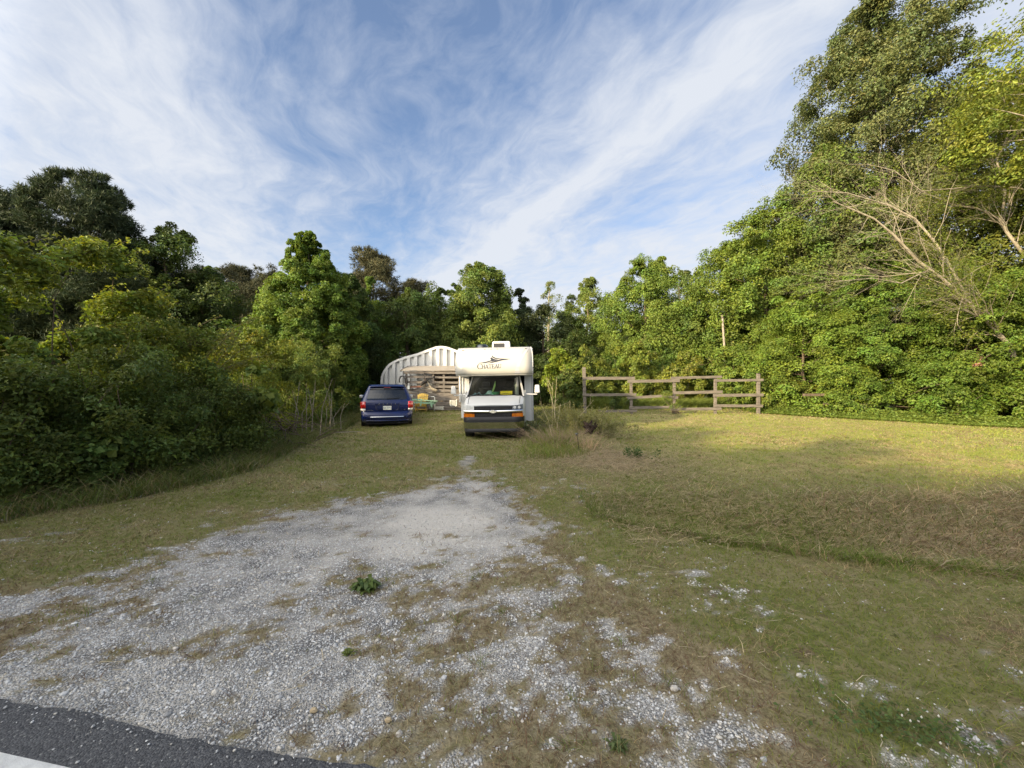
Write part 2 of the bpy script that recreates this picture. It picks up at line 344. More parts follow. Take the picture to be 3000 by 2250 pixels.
# ------------------------------------------------------------------ ground and road
def ground():
    tx = np.linspace(-4.9, 4.9, 620); ty = np.linspace(-3.9, 4.9, 620)
    xs = 3*np.sinh(tx); ys = 3 + 2.6*np.sinh(ty)
    X, Y = np.meshgrid(xs, ys); x = X.ravel(); y = Y.ravel(); z = H(x, y)
    g, d, s = masks(x, y)
    n = len(xs); i = (np.arange(n-1)[:, None]*n + np.arange(n-1)[None, :]).ravel()
    Fq = np.stack([i, i+1, i+n+1, i+n], 1)
    o = np_mesh('ground', np.stack([x, y, z], 1), Fq, groundmat(), cols=np.stack([g, d, s], 1), smooth=True)
    tag(o, kind='structure')
    xs = np.concatenate([np.arange(-60, -6, .5), np.arange(-6, 4, .03), np.arange(4, 60, .5)])
    e = ROAD(xs) + .08*(fbm(xs, xs*0, 2.2, 5, .6) - .5) + .03*(fbm(xs, xs*0 + 5, 14, 3) - .5)
    rows = [(e, 0*xs - .045), (e - .012, 0*xs + .012), (e - .06, 0*xs + .022), (e - 1.2, 0*xs + .03), (e - 3.4, 0*xs + .05), (e - 6.6, 0*xs + .02), (e - 6.7, 0*xs - .06)]
    V = np.concatenate([np.stack([xs, a, b], 1) for a, b in rows]); n = len(xs)
    Fq = np.concatenate([np.stack([k*n + np.arange(n-1), (k+1)*n + np.arange(n-1), (k+1)*n + np.arange(1, n), k*n + np.arange(1, n)], 1) for k in range(len(rows)-1)])
    tag(np_mesh('road', V, Fq, asphaltmat(), smooth=False), kind='structure')
    a = ROAD(xs) - .245; zt = lambda off: .022 + (off - .06)/1.14*.008 + .004
    V = np.concatenate([np.stack([xs, a, 0*xs + zt(.245)], 1), np.stack([xs, a - .11, 0*xs + zt(.355)], 1)])
    Fq = np.stack([np.arange(n-1), n + np.arange(n-1), n + np.arange(1, n), np.arange(1, n)], 1)
    tag(np_mesh('road_edge_line', V, Fq, simple('road_paint', (.62, .62, .60), .7, var=.25, vs=12, bump=.4, bs=200)), kind='structure')
ground()

# ------------------------------------------------------------------ scattered ground cover
def unit(v): return v/np.maximum(np.linalg.norm(v, axis=1, keepdims=True), 1e-9)
def jitter(c, n, v=.25, h=.12):                  # varied colours around c
    c = np.asarray(c, float); k = 1 + v*(rng.random((n, 1))*2 - 1); t = (rng.random((n, 1))*2 - 1)*h
    return np.clip(c*k*np.concatenate([1 + t, 1 + 0*t, 1 - t], 1), 0, 1)
def blades(x, y, h, w, lean, cols, z=None):
    n = len(x); z = H(x, y) - .004 if z is None else z
    a = rng.random(n)*2*np.pi; b = rng.random(n)*2*np.pi; l = lean*(.3 + rng.random(n))
    base = np.stack([x, y, z], 1); wv = np.stack([np.cos(a), np.sin(a), 0*a], 1)*(w/2)[:, None]
    d = np.stack([np.cos(b)*l, np.sin(b)*l, np.ones(n)], 1); 
    mid = base + d*(h*.5)[:, None]; tip = base + np.stack([np.cos(b)*l*2.1, np.sin(b)*l*2.1, np.ones(n)*.95], 1)*h[:, None]
    V = np.stack([base - wv, base + wv, mid + wv*.75, tip, mid - wv*.75], 1).reshape(-1, 3)
    i = np.arange(n)*5
    Fq = np.concatenate([np.stack([i, i+1, i+2, i+4], 1)]); 
    T = np.stack([i+4, i+2, i+3, i+3], 1)
    return V, Fq, np.stack([i+4, i+2, i+3], 1), np.repeat(cols, 5, 0)
def tri_mesh(name, V, quads, tris, m, cols, label, cat=None, kind='stuff', parent=None):
    q2 = np.concatenate([quads[:, [0, 1, 2]], quads[:, [0, 2, 3]], tris]) if len(quads) else tris
    o = np_mesh(name, V, q2, m, parent, cols=cols)
    return tag(o, label, cat, kind=kind) if label else o
def band_pts(y0, y1, dens, side=1.0):
    W0 = 1.36*y1 + side; n = int(dens*2*W0*(y1 - y0)); x = (rng.random(n)*2 - 1)*W0; y = y0 + rng.random(n)*(y1 - y0)
    k = np.abs(x) < 1.36*y + side; return x[k], y[k]
def hedge_edge(y): return np.interp(y, [2, 5, 6, 7.5, 11.5, 15, 19, 24], [-7.6, -6.75, -5.95, -5.6, -6.5, -7.0, -7.6, -8.2])
def grass():
    Vs, Qs, Ts, Cs = [], [], [], []; off = 0
    for y0, y1, dens, hh, ww in ((1.2, 3.2, 5200, .030, .0035), (3.2, 6, 2600, .034, .005), (6, 10, 950, .045, .008), (10, 17, 330, .055, .014), (17, 27, 110, .07, .024)):
        x, y = band_pts(y0, y1, dens); g, d, s = masks(x, y)
        cl = fbm(x, y, 3.5, 4, .6)
        keep = (rng.random(len(x)) < np.clip(1.0 - 1.25*g, .0, 1)*(.45 + .9*cl)) & (y > ROAD(x) + .12*fbm(x, y, 6, 2)) & (x > hedge_edge(y) - .4)
        keep |= (rng.random(len(x)) < .02) & (y > ROAD(x) + .03)
        x, y, g, d = x[keep], y[keep], g[keep], d[keep]; n = len(x)
        lush = fbm(x, y, .9, 4, .6); lawn = sstep(2.5, 5, x)*sstep(5.5, 8, y)
        inside = sstep(-.3, .2, poly_sd(x, y, GP)); dryp = np.clip(.30 + .45*inside + 1.6*(.52 - lush) + .65*d + .35*sstep(.02, .4, g) + 1.3*(fbm(x, y, 3.1, 3) - .5) - .06*lawn, .05, .95)
        dr = rng.random(n) < dryp
        green = jitter((.160, .190, .042), n, .35, .15)*(1 + .28*lawn[:, None]*np.array([[1.1, 1.0, .7]])); straw = jitter((.34, .275, .15), n, .35, .06); brown = jitter((.15, .095, .06), n, .3, .05)
        c = np.where(dr[:, None], np.where((rng.random(n) < .34 + .4*inside)[:, None], brown, straw), green)
        h = hh*(.45 + .9*rng.random(n))*(1 + .5*(lush - .5)*2*~dr); w = np.full(n, ww)*(.7 + .6*rng.random(n))
        V, Q, T, C = blades(x, y, h, w, np.where(dr, 1.3, .7), c)
        Vs.append(V); Qs.append(Q + off); Ts.append(T + off); Cs.append(C); off += len(V)
    x, y = band_pts(1.5, 13, 9, .3); k = (x > hedge_edge(y)) & (y > ROAD(x) + .15); x, y = x[k], y[k]; g, d, s = masks(x, y); k = (g < .75) & (rng.random(len(x)) < .35 + fbm(x, y, .8, 3) - .2); x, y = x[k], y[k]
    m = 16; j = np.repeat(np.arange(len(x)), m); n = len(j); sp = .012 + .03*rng.random(len(x)); x2 = x[j] + rng.normal(0, 1, n)*sp[j]; y2 = y[j] + rng.normal(0, 1, n)*sp[j]
    tint = np.where((rng.random(len(x)) < .4)[:, None], np.array([[.28, .23, .11]]), np.array([[.13, .175, .038]]))[j]; c = np.clip(tint*(.75 + .5*rng.random((n, 1))), 0, 1)
    V, Q, T, C = blades(x2, y2, (.03 + .055*rng.random(len(x)))[j]*(.6 + .6*rng.random(n)), np.interp(y2, [2, 5, 12], [.003, .005, .010]), np.full(n, 1.0), c); Vs.append(V); Qs.append(Q + off); Ts.append(T + off); Cs.append(C); off += len(V)
    tri_mesh('grass', np.concatenate(Vs), np.concatenate(Qs), np.concatenate(Ts), M['grass'], np.concatenate(Cs), 'short patchy mown grass with brown thatch on the drive and lawn', 'grass')
grass()
def taller(name, x, y, h, w, lean, c, label, m='grass'):
    V, Q, T, C = blades(x, y, h, w, lean, c); return tri_mesh(name, V, Q, T, M[m], C, label, 'grass')
def tall_grass():
    n = 26000; y = 3.6 + rng.random(n)**.8*17; x = hedge_edge(y) + .45 - np.abs(rng.normal(0, .42, n)) + .2*rng.random(n) + .35*(fbm(x=y*0, y=y, s=1.3) - .5)
    h = (.10 + .34*rng.random(n)**1.6)*np.clip(1.1 - (x - hedge_edge(y))*1.1, .25, 1); c = np.where((rng.random(n) < .28)[:, None], jitter((.30, .25, .13), n), jitter((.13, .17, .045), n, .35))
    taller('tall_grass', x, y, h, .008 + .006*rng.random(n), np.full(n, .6), c, 'long unmown grass along the foot of the left thicket')
    # bank grass beside the motorhome and around the weed mound
    n = 9000; t = rng.random(n); x = .95 + rng.normal(0, .36, n) + .5*t; y = 8.6 + 5.5*t
    h = .06 + .22*rng.random(n)**1.8; c = np.where((rng.random(n) < .3)[:, None], jitter((.32, .26, .13), n), jitter((.15, .20, .04), n, .3))
    taller('bank_grass', x, y, h, .009 + .005*rng.random(n), np.full(n, .5), c, 'long green grass tufts beside the white motorhome')
    # ditch slopes
    n = 34000; x = 1.0 + rng.random(n)*9; y = 3.0 + rng.random(n)*3.1
    yc = np.interp(x, [.8, 1.5, 2.2, 3.0, 4.6, 9, 20], [5.55, 5.05, 4.62, 4.25, 3.86, 3.05, 1.0]); k = (y > yc - .55) & (y < 6.1); x, y, yc = x[k], y[k], yc[k]; n = len(x)
    kk = rng.random(n) < np.clip(1.25 - .9*sstep(5.0, 6.1, y) + .8*(fbm(x, y, 1.8) - .5), 0, 1); x, y, yc = x[kk], y[kk], yc[kk]; n = len(x)
    dry = rng.random(n) < np.clip(.25 + .50*sstep(3.0, 6.0, x) + .5*(fbm(x, y, 1.5) - .5), 0, .9)
    c = np.where(dry[:, None], np.where((rng.random(n) < .4)[:, None], jitter((.17, .115, .07), n), jitter((.36, .285, .17), n)), jitter((.12, .155, .035), n, .35))
    taller('ditch_grass', x, y, (.05 + .12*rng.random(n)), .005 + .005*rng.random(n), np.where(dry, 1.5, .8), c, 'matted brown and green grass on the ditch slopes')
    n = 900; x = 1.3 + rng.random(n)*8.5; y = np.interp(x, [.8, 1.5, 2.2, 3.0, 4.6, 9, 20], [5.55, 5.05, 4.62, 4.25, 3.86, 3.05, 1.0]) - .42 + rng.normal(0, .10, n); j = np.repeat(np.arange(n), 9); c = np.where((rng.random(n) < .35)[:, None], np.array([[.33, .26, .14]]), np.array([[.14, .19, .04]]))[j]*(.75 + .5*rng.random((n*9, 1)))
    taller('lip_weeds', x[j] + rng.normal(0, .025, n*9), y[j] + rng.normal(0, .025, n*9), (.05 + .11*rng.random(n)**2)[j], np.full(n*9, .005), np.full(n*9, .7), c, 'ragged taller weeds along the near lip of the ditch')
    # lying straw: mound, ditch edge, lawn edge
    n = 20000; x = np.concatenate([rng.normal(2.2, 1.15, n//2), 1.2 + rng.random(n//2)*8.5]); y = np.concatenate([rng.normal(8.3, .95, n//2), 4.0 + rng.random(n//2)*2.0])
    k = y > ROAD(x) + .5; x, y = x[k], y[k]; n = len(x); L = .06 + .17*rng.random(n); a = rng.random(n)*np.pi*2 ; a = np.where(rng.random(n) < .6, rng.normal(-.25, .5, n), a)
    z = H(x, y) + .015 + .04*rng.random(n); d = np.stack([np.cos(a), np.sin(a), rng.normal(0, .20, n)], 1); s = np.stack([-np.sin(a), np.cos(a), 0*a], 1)*.0024
    b = np.stack([x, y, z], 1); V = np.stack([b - s, b + s, b + d*L[:, None]*.5 + np.array([0, 0, .012]) + s, b + d*L[:, None], b + d*L[:, None]*.5 + np.array([0, 0, .012]) - s], 1).reshape(-1, 3); i = np.arange(n)*5
    tri_mesh('cut_straw', V, np.stack([i, i+1, i+2, i+4], 1), np.stack([i+4, i+2, i+3], 1), M['straw'], np.repeat(jitter((.36, .29, .17), n, .45, .06), 5, 0), 'pale cut straw lying around the weed mound and ditch', 'straw')
    n = 160; x, y = (rng.random(n)*2 - 1)*3.4, 1.7 + rng.random(n)*3.4; k = y > ROAD(x) + .1; x, y = x[k], y[k]; n = len(x); L = .06 + .16*rng.random(n); a = rng.normal(-.1, .7, n); z = H(x, y) + .022
    d = np.stack([np.cos(a), np.sin(a), 0*a + .02], 1); s = np.stack([-np.sin(a), np.cos(a), 0*a], 1)*.0016; b = np.stack([x, y, z], 1); m_ = b + d*L[:, None]*.5 + s*rng.normal(0, 5, (n, 1))
    V = np.stack([b - s, b + s, m_ + s, b + d*L[:, None], m_ - s], 1).reshape(-1, 3); i = np.arange(n)*5
    tri_mesh('loose_straw', V, np.stack([i, i+1, i+2, i+4], 1), np.stack([i+4, i+2, i+3], 1), M['straw'], np.repeat(jitter((.52, .44, .29), n, .2, .05), 5, 0), 'single pale straw stalks lying on the gravel', 'straw')
tall_grass()
def stones():
    ico = bmesh_ico()
    Vs, Fs, Cs = [], [], []; off = 0
    for y0, y1, dens, r0, r1 in ((1.3, 2.6, 5200, .003, .008), (2.6, 4.2, 3000, .0038, .009), (4.2, 7.2, 900, .004, .008), (1.3, 3.6, 45, .010, .019)):
        x, y = band_pts(y0, y1, dens, .6); g, d, s = masks(x, y)
        onr = (y <= ROAD(x) + .01) & (rng.random(len(x)) < .16*np.exp((y - ROAD(x))/.05) + .004); k = ((rng.random(len(x)) < (g*(1 - .55*s) + .007)) & (y > ROAD(x) + .01)) | onr; 
        if r0 > .01: k &= (s < .3)
        x, y = x[k], y[k]; n = len(x)
        r = r0 + (r1 - r0)*rng.random(n)**2.2; z = np.where(y < ROAD(x) + .01, .026, H(x, y)) + r*.25
        A = rng.random(n)*6.28; sc3 = np.stack([r*(.8 + .6*rng.random(n)), r*(.7 + .5*rng.random(n)), r*(.5 + .35*rng.random(n))], 1)
        v = ico[0][None]*(1 + .22*(rng.random((n, len(ico[0]), 1)) - .5)*2)*sc3[:, None, :]
        ca, sa = np.cos(A)[:, None], np.sin(A)[:, None]; vx = v[..., 0]*ca - v[..., 1]*sa; vy = v[..., 0]*sa + v[..., 1]*ca
        v = np.stack([vx + x[:, None], vy + y[:, None], v[..., 2] + z[:, None]], 2).reshape(-1, 3)
        f = (ico[1][None] + (np.arange(n)*len(ico[0]))[:, None, None]).reshape(-1, 3) + off
        t = rng.random((n, 1)); c = (.27 + .40*t)*np.array([[1.0, .995, .98]]); warm = rng.random((n, 1)) < .18; c = np.where(warm, (.42 + .22*t)*np.array([[1.05, .98, .86]]), c)
        Vs.append(v); Fs.append(f); Cs.append(np.repeat(c, len(ico[0]), 0)); off += len(v)
    m, nt, b = mat('limestone_gravel'); a = NT(nt, 'ShaderNodeAttribute', attribute_name='Col'); nt.links.new(a.outputs['Color'], b.inputs['Base Color']); b.inputs['Roughness'].default_value = .85
    tag(np_mesh('gravel', np.concatenate(Vs), np.concatenate(Fs), m, cols=np.concatenate(Cs)), 'loose pale grey limestone gravel on the drive entrance', 'gravel', kind='stuff')
def bmesh_ico():
    import bmesh
    bm = bmesh.new(); bmesh.ops.create_icosphere(bm, subdivisions=1, radius=1.0); bm.verts.ensure_lookup_table()
    v = np.array([tuple(q.co) for q in bm.verts]); f = np.array([[q.index for q in p.verts] for p in bm.faces]); bm.free(); return v, f
stones()

# ------------------------------------------------------------------ vegetation builders
def leaves(C, N, size, aspect=.6, cols=None, curl=.15):
    n = len(C); N = unit(N); r = rng.normal(size=(n, 3)); U = unit(r - (r*N).sum(1, keepdims=True)*N); Vv = np.cross(N, U)
    s = (size*(.65 + .7*rng.random(n)))[:, None]
    p0 = C - U*s*.5; p1 = C + Vv*s*aspect*.5 - U*s*.08 + N*s*curl; p2 = C + U*s*.5 - N*s*curl*.6; p3 = C - Vv*s*aspect*.5 - U*s*.08 + N*s*curl
    V = np.stack([p0, p1, p2, p3], 1).reshape(-1, 3); i = np.arange(n)*4
    return V, np.stack([i, i+1, i+2, i+3], 1), np.repeat(cols, 4, 0)
LEAFK = np.array([1.20, 1.18, .95])
def clump_leaves(cc, cr, per, size, color, axis=None, up=.25, flat=.95, aspect=.6, vary=.28, hue=.12, cluster_var=.22, outw=.5):
    """cc clump centres, cr clump radii -> leaf quads spread on and in every clump"""
    cc = np.asarray(cc, float); n = len(cc); cr = np.broadcast_to(cr, (n,))
    idx = np.repeat(np.arange(n), per); k = len(idx)
    d = unit(rng.normal(size=(k, 3))); d[:, 2] = np.where(d[:, 2] < -.65, -d[:, 2], d[:, 2]); rr = rng.random(k)**.38
    off = d*(cr[idx]*rr)[:, None]; off[:, 2] *= flat
    pos = cc[idx] + off
    N = d*.55 + np.array([0, 0, up]) + rng.normal(0, .42, (k, 3))
    if axis is not None: N = N + unit(pos - axis[idx])*outw
    cv = 1 + cluster_var*(rng.random((n, 1))*2 - 1); ch = 1 + .12*(rng.random((n, 1))*2 - 1)*np.array([[1.0, 0.0, -.5]])
    c = np.clip(jitter(np.asarray(color)*LEAFK, k, vary, hue)*cv[idx]*ch[idx], 0, 1)
    return leaves(pos, N, (size*(.72 + .6*rng.random(n)))[idx], aspect, c)
def cat3(parts):
    V, Fq, C = [], [], []; off = 0
    for v, f, c in parts: V.append(v); Fq.append(f + off); C.append(c); off += len(v)
    return np.concatenate(V), np.concatenate(Fq), np.concatenate(C)
def needles(cc, cr, per, size, color, flat=.55, tuft=7):
    cc = np.asarray(cc, float); n = len(cc); idx = np.repeat(np.arange(n), per); k = len(idx)
    d = unit(rng.normal(size=(k, 3))); off = d*(np.broadcast_to(cr, (n,))[idx]*rng.random(k)**.4)[:, None]; off[:, 2] *= flat
    p = np.repeat(cc[idx] + off, tuft, 0); m = len(p); base = np.repeat(unit(d + np.array([0, 0, .9])), tuft, 0)
    dr = unit(base*.45 + rng.normal(0, .6, (m, 3))); s = size*.62*(.6 + .7*rng.random((m, 1))); w = unit(np.cross(dr, rng.normal(size=(m, 3))))*s*.075
    V = np.stack([p - w, p + w, p + dr*s + w*.3, p + dr*s - w*.3], 1).reshape(-1, 3); i = np.arange(m)*4
    cv = 1 + .25*(rng.random((n, 1))*2 - 1); c = jitter(color, k, .25, .1)*cv[idx]
    return V, np.stack([i, i+1, i+2, i+3], 1), np.repeat(np.repeat(c, tuft, 0), 4, 0)
def limb_path(a, b, sag=.0, wob=.06, n=5):
    a = Vector(a); b = Vector(b); L = (b - a).length; pts = []
    for i in range(n + 1):
        t = i/n; p = a.lerp(b, t); p.z += sag*L*math.sin(math.pi*t)
        if 0 < i < n: p += Vector([random.uniform(-1, 1) for _ in range(3)])*wob*L*.5
        pts.append(p)
    return pts
def tree(name, x, y, h, prof, color, label, cat='tree', leaf=.16, nclump=160, per=110, cr=.7, group=None, r0=.2, lean=(0, 0), bark='bark', pine=False,
         flat=.95, up=.25, limbs=26, seedn=0, zbase=None, squash=1.0, irregular=.30, color2=None, rot=0.0):
    """prof: (height fraction, radius in m) pairs for the crown envelope"""
    global rng
    rng = np.random.default_rng(int(abs(x)*131 + y*17 + h*7) + 5); random.seed(int(abs(x)*77 + h*13))
    z0 = float(H(x, y)) - .05 if zbase is None else zbase
    root = empty(name, (x, y, z0), 0, label, cat, group)
    zs = np.array([p[0] for p in prof])*h; rs = np.array([p[1] for p in prof])
    npf = max(14, int(nclump/4.2)); zg = np.linspace(zs[0], zs[-1], 200); wg = np.cumsum((np.interp(zg, zs, rs)/rs.max())**.75 + .05); wg /= wg[-1]
    n = npf; zz = np.interp((np.arange(n) + rng.random(n))/n, wg, zg); rad = np.interp(zz, zs, rs); a = (np.arange(n)*2.39996 + rng.random(n)*1.6)
    irr = 1 + irregular*(2*fbm(np.cos(a)*2 + seedn*7.7, np.sin(a)*2 + zz*.9, 1.0, 3) - 1)*1.6
    q = np.where(rng.random(n) < .2, .35, .72 + .2*rng.random(n))
    cx = np.cos(a)*rad*q*irr + lean[0]*(zz/h)**1.5; cy = np.sin(a)*rad*q*irr*squash + lean[1]*(zz/h)**1.5
    C = np.stack([cx, cy, zz - .12*rad*q], 1); crr = cr*1.35*(.6 + .75*rng.random(n))*np.clip(rad/rs.max() + .25, .5, 1.05)
    C = np.concatenate([C, [[lean[0], lean[1], zs[-1] - cr*.5]]]); crr = np.append(crr, cr*.8); P0, R0 = C, crr
    D = np.linalg.norm(C[:, None] - C[None], axis=2) + np.eye(len(C))*99; ok = (D - (crr[:, None] + crr[None])*1.15).min(1) < 0; C, crr = C[ok], crr[ok]; P0, R0 = C, crr
    if not pine:                                     # every puff of foliage is built from smaller clumps
        kk = 8; j = np.repeat(np.arange(len(C)), kk); dd = unit(rng.normal(size=(len(j), 3)) + np.array([0, 0, .25])); C = C[j] + dd*(crr[j]*(.45 + .5*rng.random(len(j))))[:, None]; crr = crr[j]*(.34 + .22*rng.random(len(j)))
    else:
        kk = 7; j = np.repeat(np.arange(len(C)), kk); dd = unit(rng.normal(size=(len(j), 3))); dd[:, 2] *= .45 + .45*flat; C = C[j] + dd*(crr[j]*(.4 + .6*rng.random(len(j))))[:, None]; crr = crr[j]*(.35 + .2*rng.random(len(j)))
    ax = np.stack([lean[0]*(C[:, 2]/h)**1.5, lean[1]*(C[:, 2]/h)**1.5, C[:, 2] - 1.5], 1)
    if pine: V, Fq, c = needles(C, crr, max(14, int(per*1.25)), leaf, color, flat)
    else:
        per = max(12, int(per*1.3)); leaf = leaf*.72
        V, Fq, c = clump_leaves(C, crr, per, leaf, color, ax, up, flat)
        if color2 is not None:
            nv = rng.random(len(C)) < .35; sel = np.repeat(np.repeat(nv, per), 4); c[sel] *= np.asarray(color2)/np.asarray(color)
    tb = MB(); top = Vector((lean[0]*.8, lean[1]*.8, h*.9)); tp = limb_path((0, 0, -.1), top, 0, .03, 8)
    tb.tube(tp, [r0*(1.25 if i == 0 else 1 - .86*i/8) for i in range(9)], 9)
    for j in list(np.argsort(-R0))[:limbs]:
        c3 = Vector(P0[j]); tz = max(h*.12, min(c3.z - .35*math.hypot(c3.x, c3.y) - .2, h*.82)); f = tz/(h*.9); i0 = min(int(f*8), 7)
        s = tp[i0].lerp(tp[i0 + 1], f*8 - i0); rr = max(.02, r0*.38*(1 - .75*f)); tb.tube(limb_path(s, c3, -.06, .10, 4), [rr, rr*.75, rr*.55, rr*.35, rr*.15], 5, False)
    tb.build('trunk', M[bark], root, smooth=True)
    np_mesh('crown', V, Fq, M['needle' if pine else 'leaf'], root, c)
    return root
THK = 1.0
def shrub(name, blobs, color, label, cat='shrub', leaf=.08, cl_density=5.0, per=60, cr=.34, shoots=0, shoot_len=.8, tips=None, group=None, up=.25, stemc='bark', blossom=0, aspect=.55, shoot_dir=(0.3, 0, 1)):
    """blobs: (centre, radii) ellipsoids, together one shrub"""
    global rng
    rng = np.random.default_rng(int(abs(blobs[0][0][0])*97 + blobs[0][0][1]*31) + 3); random.seed(int(abs(blobs[0][0][0])*61 + blobs[0][0][1]*7))
    color = np.asarray(color)*(1.7 if name in ('thicket_shrub', 'hedge_bush') else 1.0)
    bx = np.mean([b[0][0] for b in blobs]); by = np.mean([b[0][1] for b in blobs]); z0 = float(H(bx, by)); root = empty(name, (bx, by, z0), 0, label, cat, group)
    o = np.array([bx, by, z0]); parts = []; stems = MB(); allC = []
    for c0, r in blobs:
        c0 = np.array(c0, float); r = np.array(r, float); area = 4*np.pi*((((r[0]*r[1])**1.6 + (r[0]*r[2])**1.6 + (r[1]*r[2])**1.6)/3)**(1/1.6))
        n = int(area*cl_density); d = unit(rng.normal(size=(n, 3))); q = .58 + .34*rng.random(n)**.6
        wob = 1 + .28*(2*fbm(d[:, 0]*2.1 + bx*3, d[:, 1]*2.1 + d[:, 2]*2.7 + by, 1.0, 3) - 1)*1.6
        C = c0 + d*r*(q*wob)[:, None]; gz = H(C[:, 0], C[:, 1]); lo = C[:, 2] < gz + .15; C[:, 2] = np.where(lo, gz + .05 + .65*rng.random(len(C)), C[:, 2]); C[lo, :2] = c0[:2] + (C[lo, :2] - c0[:2])*(1.0 + .25*rng.random((lo.sum(), 1))); 
        npf = max(6, len(C)//5); Pf = C[:npf]; pr_ = cr*1.25*(.55 + .7*rng.random(len(Pf))); j = np.repeat(np.arange(len(Pf)), 7); dd = unit(rng.normal(size=(len(j), 3)) + np.array([0, 0, .2])); C = Pf[j] + dd*(pr_[j]*(.35 + .6*rng.random(len(j))))[:, None]; C = C[C[:, 2] > H(C[:, 0], C[:, 1]) + .05]; allC.append(C)
        parts.append(clump_leaves(C - o, cr*(.4 + .5*rng.random(len(C))), per, leaf, color, np.tile(c0 - o, (len(C), 1)), up, .92, aspect))
        for j in range(0, len(C), max(1, len(C)//9) if r[0] > .4 else len(C) + 1):
            s = Vector((c0[0] + random.uniform(-.3, .3)*r[0], c0[1] + random.uniform(-.3, .3)*r[1], 0)); s.z = float(H(s.x, s.y)) - .05
            stems.tube(limb_path(s - Vector(o), Vector(C[j] - o), .05, .12, 4), [.018, .014, .010, .007, .003], 5, False)
    if shoots:
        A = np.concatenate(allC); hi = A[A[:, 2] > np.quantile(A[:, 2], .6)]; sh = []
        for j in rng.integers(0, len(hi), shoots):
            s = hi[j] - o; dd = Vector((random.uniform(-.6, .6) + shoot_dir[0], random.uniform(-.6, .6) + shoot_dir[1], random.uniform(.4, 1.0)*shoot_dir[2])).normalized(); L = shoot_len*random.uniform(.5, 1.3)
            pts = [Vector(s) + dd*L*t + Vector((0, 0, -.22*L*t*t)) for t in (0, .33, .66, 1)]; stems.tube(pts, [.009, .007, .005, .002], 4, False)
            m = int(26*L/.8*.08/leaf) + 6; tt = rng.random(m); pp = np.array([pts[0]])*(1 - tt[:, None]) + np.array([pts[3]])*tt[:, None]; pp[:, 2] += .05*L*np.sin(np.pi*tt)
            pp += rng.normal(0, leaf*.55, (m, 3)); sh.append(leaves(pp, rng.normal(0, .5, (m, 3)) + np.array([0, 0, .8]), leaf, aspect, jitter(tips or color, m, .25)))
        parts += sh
    if name == 'thicket_shrub':                      # leafy skirt down to the grass
        for c0, r in blobs:
            n = int(2*np.pi*max(r[0], r[1])*13); a = rng.random(n)*2*np.pi; q = .75 + .45*rng.random(n); X = c0[0] + np.cos(a)*r[0]*q; Y = c0[1] + np.sin(a)*r[1]*q
            C = np.stack([X, Y, H(X, Y) + .10 + .55*rng.random(n)], 1) - o; parts.append(clump_leaves(C, .26*(.6 + .7*rng.random(n)), 55, leaf, color, None, .3, .9, aspect))
    V, Fq, c = cat3(parts); np_mesh('foliage', V, Fq, M['leaf'], root, c)
    if stems.v: stems.build('stem', M[stemc], root, smooth=True)
    if blossom:
        A = np.concatenate(allC); B = A[rng.integers(0, len(A), blossom)]; k = np.repeat(B, 7, 0) + rng.normal(0, .07, (blossom*7, 3)) - o + np.array([0, 0, .12])
        v, f, cc = leaves(k, rng.normal(size=(len(k), 3)), .035, .9, jitter((.72, .70, .62), len(k), .1, .02)); np_mesh('blossom', v, f, M['leaf'], root, cc)
    return root
# ------------------------------------------------------------------ motorhome
def surf_poly(poly, fn, off, step=.05):
    """polygon in (x,z) laid on the surface y=fn(x,z), proud by off, as scan strips"""
    mb = MB(); zs = [p[1] for p in poly]; z0, z1 = min(zs), max(zs); n = max(2, int((z1 - z0)/step)); prev = None
    allz = sorted(set([z0 + (z1 - z0)*i/n for i in range(n + 1)] + zs))
    def spans(z):
        xs = []
        for i in range(len(poly)):
            (ax, az), (bx, bz) = poly[i], poly[(i+1) % len(poly)]
            if (az > z) != (bz > z): xs.append(ax + (bx - ax)*(z - az)/(bz - az))
        return sorted(xs)
    for a, b in zip(allz[:-1], allz[1:]):
        e = (b - a)*1e-3; lo, hi = spans(a + e), spans(b - e)
        if len(lo) != len(hi): continue
        for i in range(0, len(lo) - 1, 2):
            m = max(1, int(abs(lo[i+1] - lo[i])/.12))
            for q in range(m):
                f0, f1 = q/m, (q + 1)/m
                P4 = [(lo[i] + (lo[i+1]-lo[i])*f0, a), (lo[i] + (lo[i+1]-lo[i])*f1, a), (hi[i] + (hi[i+1]-hi[i])*f1, b), (hi[i] + (hi[i+1]-hi[i])*f0, b)]
                mb.add([(x, fn(x, z) - off, z) for x, z in P4], [(0, 1, 2, 3)])
    return mb
